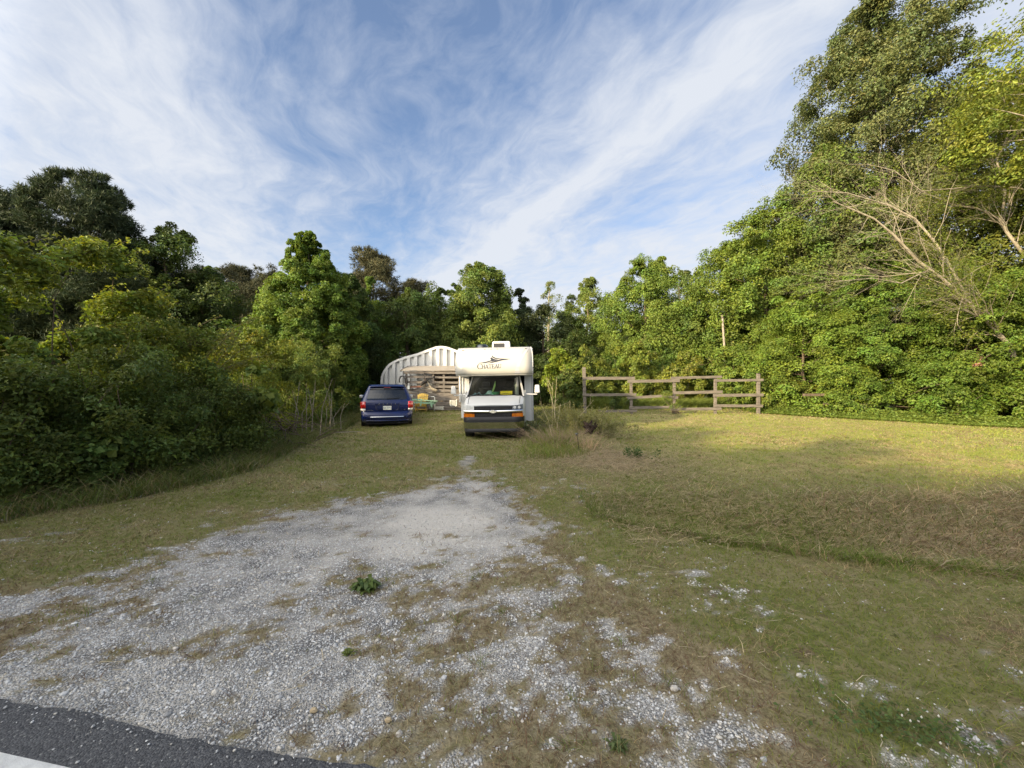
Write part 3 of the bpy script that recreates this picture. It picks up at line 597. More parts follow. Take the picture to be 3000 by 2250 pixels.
SERIF = {  # strokes in a unit-high box: polygons
 'H': (.82, [[(.04,0),(.34,0),(.34,.05),(.26,.07),(.26,.93),(.34,.95),(.34,1),(.04,1),(.04,.95),(.12,.93),(.12,.07),(.04,.05)], [(.50,0),(.80,0),(.80,.05),(.72,.07),(.72,.93),(.80,.95),(.80,1),(.50,1),(.50,.95),(.58,.93),(.58,.07),(.50,.05)], [(.26,.47),(.58,.47),(.58,.54),(.26,.54)]]),
 'A': (.86, [[(0,0),(.26,0),(.26,.05),(.19,.07),(.44,.80),(.62,.07),(.54,.05),(.54,0),(.88,0),(.88,.05),(.80,.07),(.50,1),(.42,1),(.10,.07),(0,.05)], [(.20,.28),(.64,.28),(.62,.35),(.23,.35)]]),
 'T': (.78, [[(.22,0),(.56,0),(.56,.05),(.46,.07),(.46,.93),(.66,.93),(.73,.75),(.77,.75),(.75,1),(.03,1),(.01,.75),(.05,.75),(.12,.93),(.32,.93),(.32,.07),(.22,.05)]]),
 'E': (.70, [[(.04,0),(.62,0),(.66,.26),(.61,.26),(.54,.07),(.26,.07),(.26,.47),(.40,.47),(.45,.38),(.49,.38),(.49,.64),(.45,.64),(.40,.54),(.26,.54),(.26,.93),(.50,.93),(.58,.76),(.62,.76),(.60,1),(.04,1),(.04,.95),(.12,.93),(.12,.07),(.04,.05)]]),
 'U': (.84, [[(.04,1),(.04,.95),(.12,.93),(.12,.28),(.2,.08),(.42,-.02),(.64,.08),(.70,.28),(.70,.93),(.79,.95),(.79,1),(.52,1),(.52,.95),(.62,.93),(.62,.30),(.55,.13),(.43,.07),(.32,.13),(.26,.30),(.26,.93),(.34,.95),(.34,1)]]),
 'C': (.88, [[(.82,.70),(.82,.97),(.78,.97),(.74,.92),(.60,1.0),(.44,1.02),(.20,.92),(.06,.68),(.04,.5),(.08,.28),(.22,.07),(.46,-.02),(.66,.03),(.84,.18),(.81,.22),(.64,.10),(.48,.06),(.30,.16),(.22,.34),(.20,.5),(.22,.70),(.32,.88),(.46,.95),(.62,.93),(.73,.84),(.78,.70)]]),
}
def motorhome():
    root = empty('motorhome', (-.569, 11.65, .0), 0, 'white class C camper motorhome with cream cab-over bunk, parked facing the road', 'motorhome')
    root.rotation_euler = (0, R(-.95), R(-2.4)); root.location.z = -.01
    S = lambda mb, n, m, **k: mb.build(n, M[m], root, **k)
    # cab body shell: cross-sections along y
    secs = [(.13, .84, 1.035), (.17, .88, 1.07), (.28, .935, 1.115), (.50, .97, 1.20), (.72, .98, 1.275), (.86, .985, 1.315), (1.2, .985, 1.33), (1.7, .985, 1.33)]
    def half(w, zt): return [(w - .03, .42), (w, .50), (w + .01, .74), (w + .005, .92), (w - .015, zt - .10), (w - .06, zt - .035), (w - .14, zt), (w*.55, zt + .022), (0, zt + .03)]
    mb = MB(); prev = None
    for y, w, zt in secs:
        h = half(w, zt); bow = lambda x: .10*(abs(x)/.9)**3 if y < .5 else 0
        ring = [(x, y + bow(x), z) for x, z in h] + [(-x, y + bow(x), z) for x, z in h[-2::-1]]
        b = len(mb.v); mb.v += ring
        if prev is not None:
            if y <= .87:
                for i in range(len(ring) - 1): mb.f.append((prev + i, b + i, b + i + 1, prev + i + 1))
            else:                                                     # door part: sides only, top is open under the windscreen
                for i in list(range(5)) + list(range(len(ring) - 6, len(ring) - 1)): mb.f.append((prev + i, b + i, b + i + 1, prev + i + 1))
        prev = b
    mb.f.append(tuple(range(17)))
    # pillars and cab roof
    mb.beam((-.93, .90, 1.29), (-.785, 1.42, 1.975), .05, .07); mb.beam((.93, .90, 1.29), (.785, 1.42, 1.975), .05, .07)
    for s in (-1, 1):
        mb.add([(s*.965, 1.02, 1.30), (s*.985, 1.68, 1.30), (s*.80, 1.68, 1.98), (s*.79, 1.46, 1.98)], [(0, 1, 2, 3)])
    mb.box(-.8, .8, 1.42, 1.7, 1.965, 1.978)
    S(mb, 'cab', 'white_paint', smooth=True, angle=35)
    for s in (-1, 1): S(MB().tube([(s*.80, .27, 1.10), (s*.81, .5, 1.205), (s*.82, .72, 1.285), (s*.82, .85, 1.325)], .006, 4), 'bonnet_seam', 'black')
    mb = MB().grid(lambda u, v: ((u*2-1)*(.875 - .115*v), .93 - .09*(1-(u*2-1)**2) + .50*v, 1.315 + .655*v), 10, 6); S(mb, 'windscreen', 'glass', smooth=True)
    mb = MB(); c = [(-.90, .925, 1.305), (-.775, 1.44, 1.985), (.775, 1.44, 1.985), (.90, .925, 1.305)]
    for a, b in zip(c[:-1], c[1:]): mb.beam(a, b, .04, .035)
    mb.tube([(-.90, .93, 1.32), (-.5, .86, 1.335), (0, .825, 1.34), (.5, .86, 1.335), (.90, .93, 1.32)], .028, 6); S(mb, 'windscreen_seal', 'black')
    for p in ([(-.70, .875, 1.35), (-.45, .88, 1.40), (-.12, .85, 1.365)], [(-.02, .84, 1.35), (.35, .87, 1.40), (.68, .90, 1.355)]): S(MB().tube(p, .009, 5), 'wiper', 'black')
    # cab inside
    mb = MB(); mb.grid(lambda u, v: ((u*2-1)*.86, .98 + .5*v - .06*(1-(u*2-1)**2), 1.27 - .02*v + .03*math.sin(math.pi*v)), 8, 4).box(-.85, .85, 1.46, 1.52, .8, 1.27); S(mb, 'dashboard', 'lamp_dark')
    mb = MB(); mb.box(-.95, .95, 1.66, 1.67, .45, 1.0).box(-.95, .95, 2.9, 2.92, .45, 2.0).box(-.95, .95, .9, 2.9, .44, .45).box(-.79, .79, 1.46, 2.9, 1.94, 1.95); S(mb, 'cab_lining', 'black')
    for x in (-.42, .42):
        mb = MB().box(x-.26, x+.26, 1.95, 2.07, .9, 1.58).box(x-.14, x+.14, 1.97, 2.05, 1.60, 1.80); S(mb, 'cab_seat', 'plastic', bevel=.05)
    mb = MB(); mb.tube([(.40 + .19*math.cos(a), 1.60 - .06*math.sin(a), 1.33 + .17*math.sin(a)) for a in np.linspace(0, 2*math.pi, 25)], .013, 6); S(mb, 'steering_wheel', 'black', smooth=True)
    mb = MB().grid(lambda u, v: (.70 + .06*math.sin(u*9), 1.12 + .35*u, 1.34 + .6*v*(1 - .0*u) - .08*u*v), 8, 5); S(mb, 'window_curtain', 'yellow_curtain' if 'yellow_curtain' in M else 'cap', solid=.01)
    # front end
    def fy(x): return .115 + .10*(abs(x)/.9)**3
    def plate(x0, x1, z0, z1, off, thick=.05, n=10, tilt=0.0, zf=None):
        mb = MB(); xs = np.linspace(x0, x1, n + 1); V = []
        for x in xs:
            a, b = (zf(x) if zf else (z0, z1)); V += [(x, fy(x) - off, a), (x, fy(x) - off + tilt, b), (x, fy(x) - off + thick + tilt, b), (x, fy(x) - off + thick, a)]
        Fc = [(0, 1, 2, 3), tuple(4*n + k for k in (3, 2, 1, 0))]
        for i in range(n):
            for k in range(4): Fc.append((4*i + k, 4*i + 4 + k, 4*i + 4 + (k+1) % 4, 4*i + (k+1) % 4))
        return mb.add(V, Fc)
    def mesh_grille(x0, x1, z0, z1, off):
        mb = MB(); st = .042
        k = x0 - (z1 - z0)
        while k < x1:
            for sgn in (1, -1):
                a, b = k, k + (z1 - z0); ta, tb = max(0, (x0 - a)/(b - a)), min(1, (x1 - a)/(b - a))
                if tb > ta:
                    za, zb = (z0 + (z1-z0)*ta, z0 + (z1-z0)*tb) if sgn > 0 else (z1 - (z1-z0)*ta, z1 - (z1-z0)*tb)
                    xa, xb = a + (b-a)*ta, a + (b-a)*tb; mb.beam((xa, fy(xa) - off, za), (xb, fy(xb) - off, zb), .006, .012)
            k += st
        return mb
    S(plate(-.90, .90, .60, 1.05, .012, .05), 'grille_backing', 'black')
    g = S(plate(-.56, .56, .928, 1.032, .028, .02), 'upper_grille', 'black'); mesh_grille(-.55, .55, .932, 1.028, .036).build('grille_mesh', M['plastic'], g)
    g = S(plate(-.55, .55, .665, .812, .022, .02), 'lower_grille', 'black'); mesh_grille(-.53, .53, .67, .81, .032).build('grille_mesh', M['plastic'], g)
    S(MB().tube([(-.575, fy(.57)-.035, 1.035), (-.3, fy(.3)-.04, 1.04), (.3, fy(.3)-.04, 1.04), (.575, fy(.57)-.035, 1.035)], .008, 5), 'grille_trim', 'grey_metal')
    def bz(x): a = abs(x)/.9; return (.818 + .012*a, .913 + .012*a)
    mb = MB(); xs = np.linspace(-.90, .90, 25)
    prof = [(-.035, 0.0), (-.070, .022), (-.085, .05), (-.075, .082), (-.045, .10), (-.0, .10), (0, 0)]
    V = [(x, fy(x) + dy, bz(x)[0] + dz) for x in xs for dy, dz in prof]; k = len(prof)
    mb.add(V, [(i*k + j, (i+1)*k + j, (i+1)*k + (j+1) % k, i*k + (j+1) % k) for i in range(24) for j in range(k)] + [tuple(range(k)), tuple(24*k + j for j in range(k))[::-1]])
    S(mb, 'chrome_bar', 'chrome', smooth=True, angle=50)
    for s in (-1, 1):
        zf = lambda x: (.928 + .010*(abs(x) - .6)/.3, 1.045 + .035*(abs(x) - .6)/.3)
        a, b = sorted((s*.585, s*.915)); h = S(plate(a, b, 0, 0, .034, .05, 8, 0.01, zf), 'headlight', 'lamp_dark')
        for cx, r in ((.665, .040), (.80, .040)): MB().cyl((s*cx, fy(cx) - .036, .99), (0, 1, 0), r, .012, 20).build('reflector', M['clear'], h, smooth=True)
        if s < 0: h.data.materials[0] = M['clear']; h['label'] = 'headlight coloured pale as if caught by the sun'  # paler material on this side imitates sun on the lens
        zf2 = lambda x: (.700 + .0*(abs(x)), .803 + .012*(abs(x) - .6)/.3); a, b = sorted((s*.575, s*.915)); S(plate(a, b, 0, 0, .032, .05, 8, 0.0, zf2), 'turn_signal', 'amber')
    bow = [(-.115, .018), (-.10, -.030), (-.048, -.030), (-.048, -.052), (.052, -.052), (.052, -.030), (.105, -.030), (.12, .008), (.108, .030), (.048, .030), (.048, .052), (-.052, .052), (-.052, .030), (-.11, .030)]
    e = S(MB().prism([(x, z + .868) for x, z in bow], .005, .035), 'emblem', 'chrome', bevel=.003)
    MB().prism([(x*.82, z*.74 + .868) for x, z in bow], -.001, .006).build('emblem_fill', simple('champagne_gold', (.80, .76, .62), .3, .3), e)
    # bumper: grey top pad, chrome band, lower valance
    def bump(z0, z1, w, y0, mname, nm, ins=.0, bulge=.02, turn=.36, tilt=.0):
        mb = MB(); n = 20; lv = 4; V = []
        for i in range(n + 1):
            t = i/n*2 - 1; x = w*math.sin(t*math.pi/2*.98)/math.sin(math.pi/2*.98) if False else w*t
            back = y0 + turn*max(0, (abs(t) - .72)/.28)**2.2
            for j in range(lv + 1): q = j/lv; V.append((x, back - bulge*math.sin(math.pi*q) + tilt*(1 - q), z0 + (z1 - z0)*q))
            V.append((x*.99, back + .10, z1)); V.append((x*.99, back + .10, z0))
        k = lv + 3; mb.add(V, [(i*k + j, (i+1)*k + j, (i+1)*k + (j+1) % k, i*k + (j+1) % k) for i in range(n) for j in range(k)] + [tuple(range(k)), tuple(n*k + j for j in range(k))[::-1]])
        return S(mb, nm, mname, smooth=True, angle=50)
    bump(.552, .705, .955, .035, 'plastic', 'bumper_pad'); bump(.352, .55, .955, .0, 'bumper_chrome', 'front_bumper', bulge=.010, tilt=.05); bump(.245, .350, .935, .05, 'plastic', 'valance')
    for x in (-.83, .83):
        w = S(MB().cyl((x, .90, .375), (1, 0, 0), .375, .235, 32), 'front_wheel', 'rubber', smooth=True); MB().cyl((x + math.copysign(.119, x), .90, .375), (1, 0, 0), .22, .01, 24).build('rim', M['alloy'], w, smooth=True)
        w = S(MB().cyl((x*1.22, 5.6, .50), (1, 0, 0), .375, .26, 28), 'rear_wheel', 'rubber', smooth=True)
    S(MB().box(-.6, .6, .35, 6.9, .30, .46).box(-1.0, 1.0, 5.5, 5.7, .42, .56), 'chassis', 'black')
    # coach body
    mb = MB()
    mb.box(-1.25, -1.22, 1.665, 7.5, .55, 2.93).box(1.22, 1.25, 1.665, 7.5, .42, 2.93).box(-1.22, 1.22, 7.47, 7.5, .42, 2.93).box(-1.22, 1.22, 1.665, 7.47, 2.90, 2.93).box(-1.22, 1.22, 2.95, 7.47, .42, .45)
    mb.box(.96, 1.22, 1.665, 1.69, .42, 2.0).box(-1.22, -.96, 1.665, 1.69, .55, 2.0); S(mb, 'coach_body', 'grey_panel')
    S(MB().box(-1.305, -1.252, 1.60, 4.6, 1.10, 2.66).box(-1.20, -1.16, 1.63, 1.66, 1.14, 1.98), 'slide_out', 'white_paint', bevel=.008)
    S(MB().box(1.245, 1.262, 1.655, 1.70, .42, 2.93), 'corner_trim', 'grey_metal'); S(MB().box(1.20, 1.215, 1.655, 1.662, .42, 2.0), 'corner_trim', 'grey_metal')
    # cab-over bunk
    pz = [1.985, 2.03, 2.12, 2.25, 2.45, 2.62, 2.76, 2.85, 2.90, 2.925]; py = [.70, .595, .560, .555, .60, .675, .765, .86, .96, 1.10]
    def capy(x, z):
        y = float(np.interp(z, pz, py)); a = max(0.0, (abs(x) - .95)/.30); return y + .16*a**2.4 + .03*(abs(x)/1.25)**2
    def capt(v): return 1.985 + (2.925 - 1.985)*v
    mb = MB(); nu, nv = 28, 22
    zsv = np.interp(np.linspace(0, 1, nv + 1), np.linspace(0, 1, len(pz)), pz)
    def wz(z): return 1.25 - .05*max(0, (z - 2.55)/.375)**2 - .01
    rows = [[(wz(z)*(2*i/nu - 1), capy(wz(z)*(2*i/nu - 1), z), z) for i in range(nu + 1)] for z in zsv]
    rows.append([(x, 1.67, 2.932) for x, y, z in rows[-1]]); rows.insert(0, [(x, 1.67, 1.983) for x, y, z in rows[0]])
    b = 0; V = [p for r in rows for p in r]; n1 = nu + 1
    mb.add(V, [(r*n1 + i, r*n1 + i + 1, (r+1)*n1 + i + 1, (r+1)*n1 + i) for r in range(len(rows) - 1) for i in range(nu)])
    for s in (0, nu):                                                # side walls of the bunk
        mb.add([rows[r][s] for r in range(len(rows))] + [(rows[r][s][0], 1.67, rows[r][s][2]) for r in range(len(rows))], [(r, r+1, len(rows)+r+1, len(rows)+r) for r in range(len(rows) - 1)])
    cap = S(mb, 'cab_over_bunk', 'cap', smooth=True, angle=45)
    for s in (-1, 1): MB().tube([(s*(wz(z) + .004), capy(wz(z), z) - .004, z) for z in zsv], .012, 6).build('edge_moulding', M['white_paint'], cap, smooth=True)
    MB().tube([(x, capy(x, 2.0) - .006, 2.0) for x in np.linspace(-1.24, 1.24, 24)], .011, 6).build('edge_moulding', M['white_paint'], cap, smooth=True)
    for s in (-1, 1): MB().tube([(s*(.62 + .36*(2.84 - z)/.80*0 + .02 + .34*(z - 2.03)/.8), capy(.8, z) - .0005, z) for z in np.linspace(2.03, 2.84, 9)][::-1] if s > 0 else [(-(.66 + .32*(z - 2.03)/.8), capy(.8, z) - .0005, z) for z in np.linspace(2.03, 2.84, 9)], .004, 4).build('panel_crease', M['line'], cap)
    sc_ = .01096; q = lambda px, py: ((1300 + px/5.183 - 1449)*sc_, 1.70 - (970 + py/5.183 - 1125)*sc_)
    sw = [(1275,262),(1312,258),(1262,330),(1212,420),(1172,505),(1158,570),(1163,622),(1190,652),(1088,652),(1098,600),(1122,520),(1162,430),(1205,350),(1240,298)]
    surf_poly([q(*p) for p in sw], capy, .004, .03).build('swoosh_band', M['grey_graphic'], cap)
    for pl in ([(520,480),(590,473),(650,462),(715,445),(745,430),(760,437),(735,455),(690,472),(640,482),(580,484)],
               [(748,362),(765,385),(800,402),(860,414),(920,418),(1030,424),(960,436),(890,446),(830,462),(760,478),(672,490),(720,472),(790,452),(860,432),(900,424),(850,424),(790,418),(745,392)],
               [(735,392),(765,415),(800,428),(850,432),(800,446),(750,458),(722,455),(745,438),(712,418),(728,408)]):
        surf_poly([q(*p) for p in pl], capy, .004, .02).build('bird_emblem', M['navy_graphic'], cap)
    x = q(520, 570)[0]; zb = q(520, 566)[1]
    for i, ch in enumerate('CHATEAU'):
        hgt = .168 if i == 0 else .132; w, polys = SERIF[ch]; k = hgt*1.10; y0 = zb + .004*i*.25
        for pl in polys: surf_poly([(x + a*k, y0 + (.0 if i else -.012) + b_*hgt) for a, b_ in pl], capy, .004, .03).build('letter', M['navy_graphic'], cap)
        x += w*k*.86 + .004
    for px, z in ((-.30, 2.835), (-.10, 2.84), (.10, 2.84)): MB().cyl((px, capy(px, z) - .004, z), (0, 1, .6), .016, .014, 10).build('marker_light', M['plastic'], cap)
    for px, z in ((-1.02, 2.82), (1.03, 2.84)): MB().box(px - .035, px + .035, capy(px, z) - .014, capy(px, z) + .02, z - .010, z + .010).build('marker_light', M['plastic'], cap, bevel=.006)
    # roof
    ac = S(MB().add([(-.22,2.35,2.93),(.47,2.35,2.93),(.47,3.3,2.93),(-.22,3.3,2.93),(-.20,2.38,3.27),(.45,2.38,3.27),(.43,3.2,3.27),(-.18,3.2,3.27)], [(0,3,2,1),(4,5,6,7),(0,1,5,4),(1,2,6,5),(2,3,7,6),(3,0,4,7)]), 'roof_air_conditioner', 'white_paint', bevel=.05, seg=3, smooth=True)
    MB().box(-.16, .24, 2.33, 2.36, 2.97, 3.19).build('intake_grille', M['plastic'], ac, bevel=.012)
    S(MB().tube([(-.62, 2.9, 2.92), (-.62, 2.9, 3.05), (-.62, 2.9, 3.17), (-.62, 2.9, 3.205)], [.245, .235, .205, .16], 24), 'roof_vent_dome', 'tint', smooth=True, angle=60)
    # mirrors
    for s in (-1, 1):
        mr = S(MB().tube([(s*.97, 1.08, 1.36), (s*1.2, 1.02, 1.355), (s*1.37, 1.0, 1.355), (s*1.37, 1.0, 1.42)], [.03, .022, .022, .028], 8), 'side_mirror', 'white_paint', smooth=True)
        MB().add([(s*1.29,.93,1.395),(s*1.47,.95,1.395),(s*1.47,1.05,1.395),(s*1.29,1.05,1.395),(s*1.31,.95,1.665),(s*1.45,.965,1.665),(s*1.45,1.04,1.665),(s*1.31,1.04,1.665)], [(0,3,2,1),(4,5,6,7),(0,1,5,4),(1,2,6,5),(2,3,7,6),(3,0,4,7)]).build('mirror_head', M['white_paint'], mr, bevel=.028, seg=3, smooth=True)
        S(MB().prism([(1.00, 1.33), (1.30, 1.33), (1.20, 1.42), (1.05, 1.50), (.99, 1.46)], s*.965, s*.99, 'yz'), 'mirror_bracket', 'white_paint', bevel=.004)
    S(MB().tube([(-.90, .80, 1.30), (-.905, .80, 1.68)], .004, 4), 'aerial', 'black')
    return root
MHM = None
mh = motorhome()
bpy.context.view_layer.update(); MW = mh.matrix_world.copy()
def in_cab(name, mb, m, label, cat, bevel=0, smooth=False):          # a thing lying inside the cab, in the cab's frame
    c = sum((Vector(v) for v in mb.v), Vector())/len(mb.v); mb.v = [tuple(Vector(v) - c) for v in mb.v]
    o = mb.build(name, m, None, bevel=bevel, smooth=smooth); o.matrix_world = MW @ Matrix.Translation(c); return tag(o, label, cat)
def cloth(cx, cy, cz, rx, ry, h, seed):
    return MB().grid(lambda u, v: (cx + (u*2-1)*rx, cy + (v*2-1)*ry, cz + h*(.4 + .9*mnoise.noise(Vector((u*4+seed, v*4, seed))))*math.sin(math.pi*min(max(u,.02),.98))**.5), 12, 8)
in_cab('warning_card', MB().box(.16, .56, -.004, .004, -.085, .085, Matrix.Translation((0, 1.06, 1.405)) @ Matrix.Rotation(R(-38), 4, 'X')).box(.26, .44, -.008, -.004, -.03, .03, Matrix.Translation((0, 1.06, 1.405)) @ Matrix.Rotation(R(-38), 4, 'X')), simple('bright_yellow_card', (.85, .62, .02), .6, var=.25, vs=14), 'bright yellow card lying on the motorhome dashboard behind the windscreen', 'card')
in_cab('folded_cloth', cloth(-.60, 1.10, 1.31, .22, .16, .16, 3.1), simple('blue_white_print', (.20, .32, .36), .8, var=.9, vs=22), 'blue and white printed cloth crumpled in the left corner of the dashboard', 'cloth')
in_cab('folded_cloth', cloth(-.26, 1.08, 1.33, .26, .15, .09, 8.4), simple('teal_cloth', (.17, .36, .30), .7, var=.25, vs=8), 'pale teal cloth spread flat over the middle of the dashboard', 'cloth')
in_cab('plastic_tub', MB().tube([(.0, 1.13, 1.34), (.0, 1.13, 1.43), (.0, 1.13, 1.45)], [.10, .13, .135], 18), simple('green_plastic', (.06, .26, .10), .35, var=.2), 'green round tub beside the yellow card on the dashboard', 'tub', smooth=True)
in_cab('plastic_tub', MB().tube([(-.20, 1.20, 1.36), (-.20, 1.20, 1.44), (-.20, 1.20, 1.50)], [.12, .11, .05], 18), simple('clear_teal_plastic', (.28, .42, .38), .25), 'domed pale grey-green tub behind the teal cloth on the dashboard', 'tub', smooth=True)
in_cab('hanging_ornament', MB().tube([(-.02, 1.30, 1.80), (-.03, 1.26, 1.70), (-.05, 1.22, 1.60), (-.09, 1.20, 1.50), (-.12, 1.19, 1.44)], [.012, .03, .035, .03, .012], 7), simple('lime_green_cloth', (.36, .55, .16), .6), 'long lime green ornament hanging from the mirror behind the windscreen', 'ornament', smooth=True)

# ------------------------------------------------------------------ minivan
def minivan():
    root = empty('minivan', (-4.86, 15.0, -.03), R(18.5), 'dark blue minivan seen from behind, parked left of the motorhome', 'minivan')
    S = lambda mb, n, m, par=root, **k: mb.build(n, M[m], par, **k)
    Z  = [.22, .30, .42, .52, .62, .66, .78, .92, 1.02, 1.10, 1.16, 1.36, 1.52, 1.60, 1.66, 1.70, 1.715]
    YR = [.16, .06, .02, .02, .05, .11, .10, .10, .11, .13, .19, .29, .38, .40, .50, .80, 1.2]
    YF = [4.95, 5.06, 5.1, 5.1, 5.08, 5.06, 5.0, 4.85, 4.55, 4.1, 3.95, 3.5, 3.15, 2.98, 2.85, 2.7, 2.3]
    HW = [.90, .94, .96, .965, .97, .97, .985, .99, .985, .965, .945, .86, .785, .745, .70, .62, .50]
    CR = [.10]*5 + [.09]*5 + [.10]*5 + [.12]*2
    fw = lambda z: float(np.interp(z, Z, HW)); fyr = lambda z: float(np.interp(z, Z, YR))
    def rear(x, z):
        w = fw(z); return fyr(z) + .07*(x/w)**2 + .14*max(0, (abs(x)/w - .86)/.14)**2
    NX = 24; mb = MB(); rings = []
    for z, yr, yf, w in zip(Z, YR, YF, HW):
        ring = [(w*(2*i/NX - 1)*1.0, 0, z) for i in range(NX + 1)]
        ring = [(x, rear(x, z), z) for x, _, _ in ring]
        ys = rear(w, z)
        ring += [(w, ys + (yf - .35 - ys)*t, z) for t in (.12, .3, .5, .7, .88, 1)]
        ring += [(w*.93, yf - .14, z), (w*.75, yf - .03, z), (w*.4, yf, z), (0, yf + .01, z), (-w*.4, yf, z), (-w*.75, yf - .03, z), (-w*.93, yf - .14, z)]
        ring += [(-w, ys + (yf - .35 - ys)*t, z) for t in (1, .88, .7, .5, .3, .12)]; rings.append(ring)
    n = len(rings[0]); V = [p for r in rings for p in r]
    Fc = [(r*n + i, r*n + (i+1) % n, (r+1)*n + (i+1) % n, (r+1)*n + i) for r in range(len(rings) - 1) for i in range(n)] + [tuple(range(n))[::-1], tuple((len(rings)-1)*n + i for i in range(n))]
    body = S(mb.add(V, Fc), 'body', 'blue', smooth=True, angle=50)
    rect = lambda x0, x1, z0, z1, c=.04, tx=0.0: [(x0 + c, z0), (x1 - c, z0), (x1, z0 + c), (x1 - tx, z1 - c), (x1 - tx - c, z1), (x0 + tx + c, z1), (x0 + tx, z1 - c), (x0, z0 + c)]
    def patch(poly, off, nm, m, par=root, step=.03, thick=0, **k):
        mb = surf_poly(poly, rear, off, step); o = S(mb, nm, m, par, smooth=True, angle=180, **k); return o
    gate = patch(rect(-.83, .83, .665, 1.585, .05, .13), .008, 'tailgate', 'blue')
    patch(rect(-.76, .76, 1.115, 1.56, .05, .115), .014, 'rear_window', 'tint', gate)
    rw = gate
    S(MB().tube([(-.02, rear(0, 1.15) - .028, 1.15), (.35, rear(.35, 1.17) - .028, 1.165), (.46, rear(.46, 1.19) - .026, 1.185)], .011, 6), 'wiper', 'black', gate)
    # spoiler, high brake light
    mb = MB().grid(lambda u, v: ((u*2-1)*(.665 + .03*v), .46 - .19*v + .06*(u*2-1)**2, 1.702 - .075*v - .012*abs(u*2-1)**3), 14, 4); S(mb, 'spoiler', 'blue', solid=.03, smooth=True)
    S(MB().box(-.13, .13, .292, .315, 1.588, 1.607), 'brake_light', 'red')
    for sgn in (-1, 1):
        for z0, z1, m, nm in ((.775, 1.045, 'red', 'tail_light'), (.69, .77, 'clear', 'reverse_light')):
            mb = MB(); n = 6; vv = []
            for i in range(n + 1):
                for z in (z0, (z0 + z1)/2, z1):
                    w = fw(z); t = i/n; x = sgn*(.800 + (w - .800)*min(1, t*1.25)); y = rear(x, z) + (max(0, t - .8)/.2)*.18
                    o_ = .016; vv.append((x + sgn*o_*(t > .6), y - o_*(t <= .9), z))
            mb.add(vv, [(i*3 + j, (i+1)*3 + j, (i+1)*3 + j + 1, i*3 + j + 1) for i in range(n) for j in range(2)]); S(mb, nm, m, smooth=True, solid=.012, angle=180)
        # window in the rear pillar, side glass
        def side(x0, x1, z0, z1, nm, m, off=.006):
            mb = MB().grid(lambda u, v: (sgn*(fw(z0 + (z1-z0)*v) + off), x0[0] + (x0[1]-x0[0])*v + ((x1[0] + (x1[1]-x1[0])*v) - (x0[0] + (x0[1]-x0[0])*v))*u, z0 + (z1-z0)*v), 4, 6); return S(mb, nm, m, smooth=True)
        side((.52, .64), (1.55, 1.52), 1.14, 1.56, 'side_window', 'tint'); side((1.62, 1.60), (2.75, 2.62), 1.14, 1.56, 'side_window', 'tint'); side((2.84, 2.72), (3.55, 2.9), 1.14, 1.52, 'side_window', 'tint')
        for yy, nm in ((.98, 'rear_wheel'), (4.05, 'front_wheel')):
            w = S(MB().cyl((sgn*.855, yy, .335), (1, 0, 0), .335, .23, 32), nm, 'rubber', smooth=True); MB().cyl((sgn*.972, yy, .335), (1, 0, 0), .21, .012, 20).build('rim', M['alloy'], w, smooth=True)
            S(MB().cyl((sgn*(.958 if yy < 2 else .952), yy, .36), (1, 0, 0), .375, .05, 32), 'wheel_arch', 'black')
        mr = S(MB().tube([(sgn*.93, 3.3, 1.14), (sgn*1.05, 3.28, 1.15)], .035, 8), 'door_mirror', 'blue'); MB().box(min(sgn*1.0, sgn*1.19), max(sgn*1.0, sgn*1.19), 3.20, 3.32, 1.06, 1.23).build('mirror_glass', M['alloy'], mr, bevel=.04, seg=3, smooth=True)
    # plate recess, plate, letters
    rc = patch([(-.44, .905), (.44, .905), (.42, .76), (.34, .695), (-.34, .695), (-.42, .76)], .0105, 'plate_recess', 'blue', gate)
    mb = MB().tube([(x, rear(x, z) - .012, z) for x, z in ((-.44, .905), (-.42, .76), (-.34, .695), (.34, .695), (.42, .76), (.44, .905))], .009, 6); S(mb, 'recess_edge', 'blue', gate, smooth=True)
    S(MB().box(-.46, .46, .072, .10, .915, .985), 'handle_bar', 'blue', gate, bevel=.012)
    pl = S(MB().box(-.155, .155, .082, .088, .722, .868), 'licence_plate', 'white_enamel', bevel=.004)
    def txt(s, size, loc, m, name, par, w=1.0):
        cu = bpy.data.curves.new(name, 'FONT'); cu.body = s; cu.size = size; cu.extrude = .0012; cu.align_x = 'CENTER'; cu.align_y = 'CENTER'; cu.space_character = w; cu.resolution_u = 2
        t = bpy.data.objects.new(name, cu); col.objects.link(t); dg = bpy.context.evaluated_depsgraph_get(); me = bpy.data.meshes.new_from_object(t.evaluated_get(dg)); bpy.data.objects.remove(t); me.materials.clear()
        o = link(name, me, m, par); o.location = loc; o.rotation_euler = (R(90), 0, 0); return o
    txt('EJZ-3DCJ', .082, (0, .080, .792), simple('plate_blue', (.05, .07, .16), .5), 'plate_number', pl, .92)
    for i_, ch in enumerate('DODGE'): txt(ch, .060, (-.30 + .15*i_, .067, .948), M['chrome'], 'maker_letter', gate)
    for s_, x_, w_ in (('GRAND CARAVAN', -.60, .0), ('SXT', .66, .0)):
        z_ = .705 if x_ < 0 else .72; txt(s_, .036, (x_, rear(x_, z_) - .013, z_), M['chrome'], 'model_badge', gate, 1.05)
    # bumper step, chrome strip, lower lip
    mb = MB(); xs = np.linspace(-.93, .93, 29)
    def step(x): a = abs(x)/.93; return .455 + .0*a + .19*max(0, (a - .78)/.22)**1.6
    mb.tube([(x, rear(x, step(x)) - .010, step(x)) for x in xs], .016, 8); S(mb, 'bumper_crease', 'blue', smooth=True)
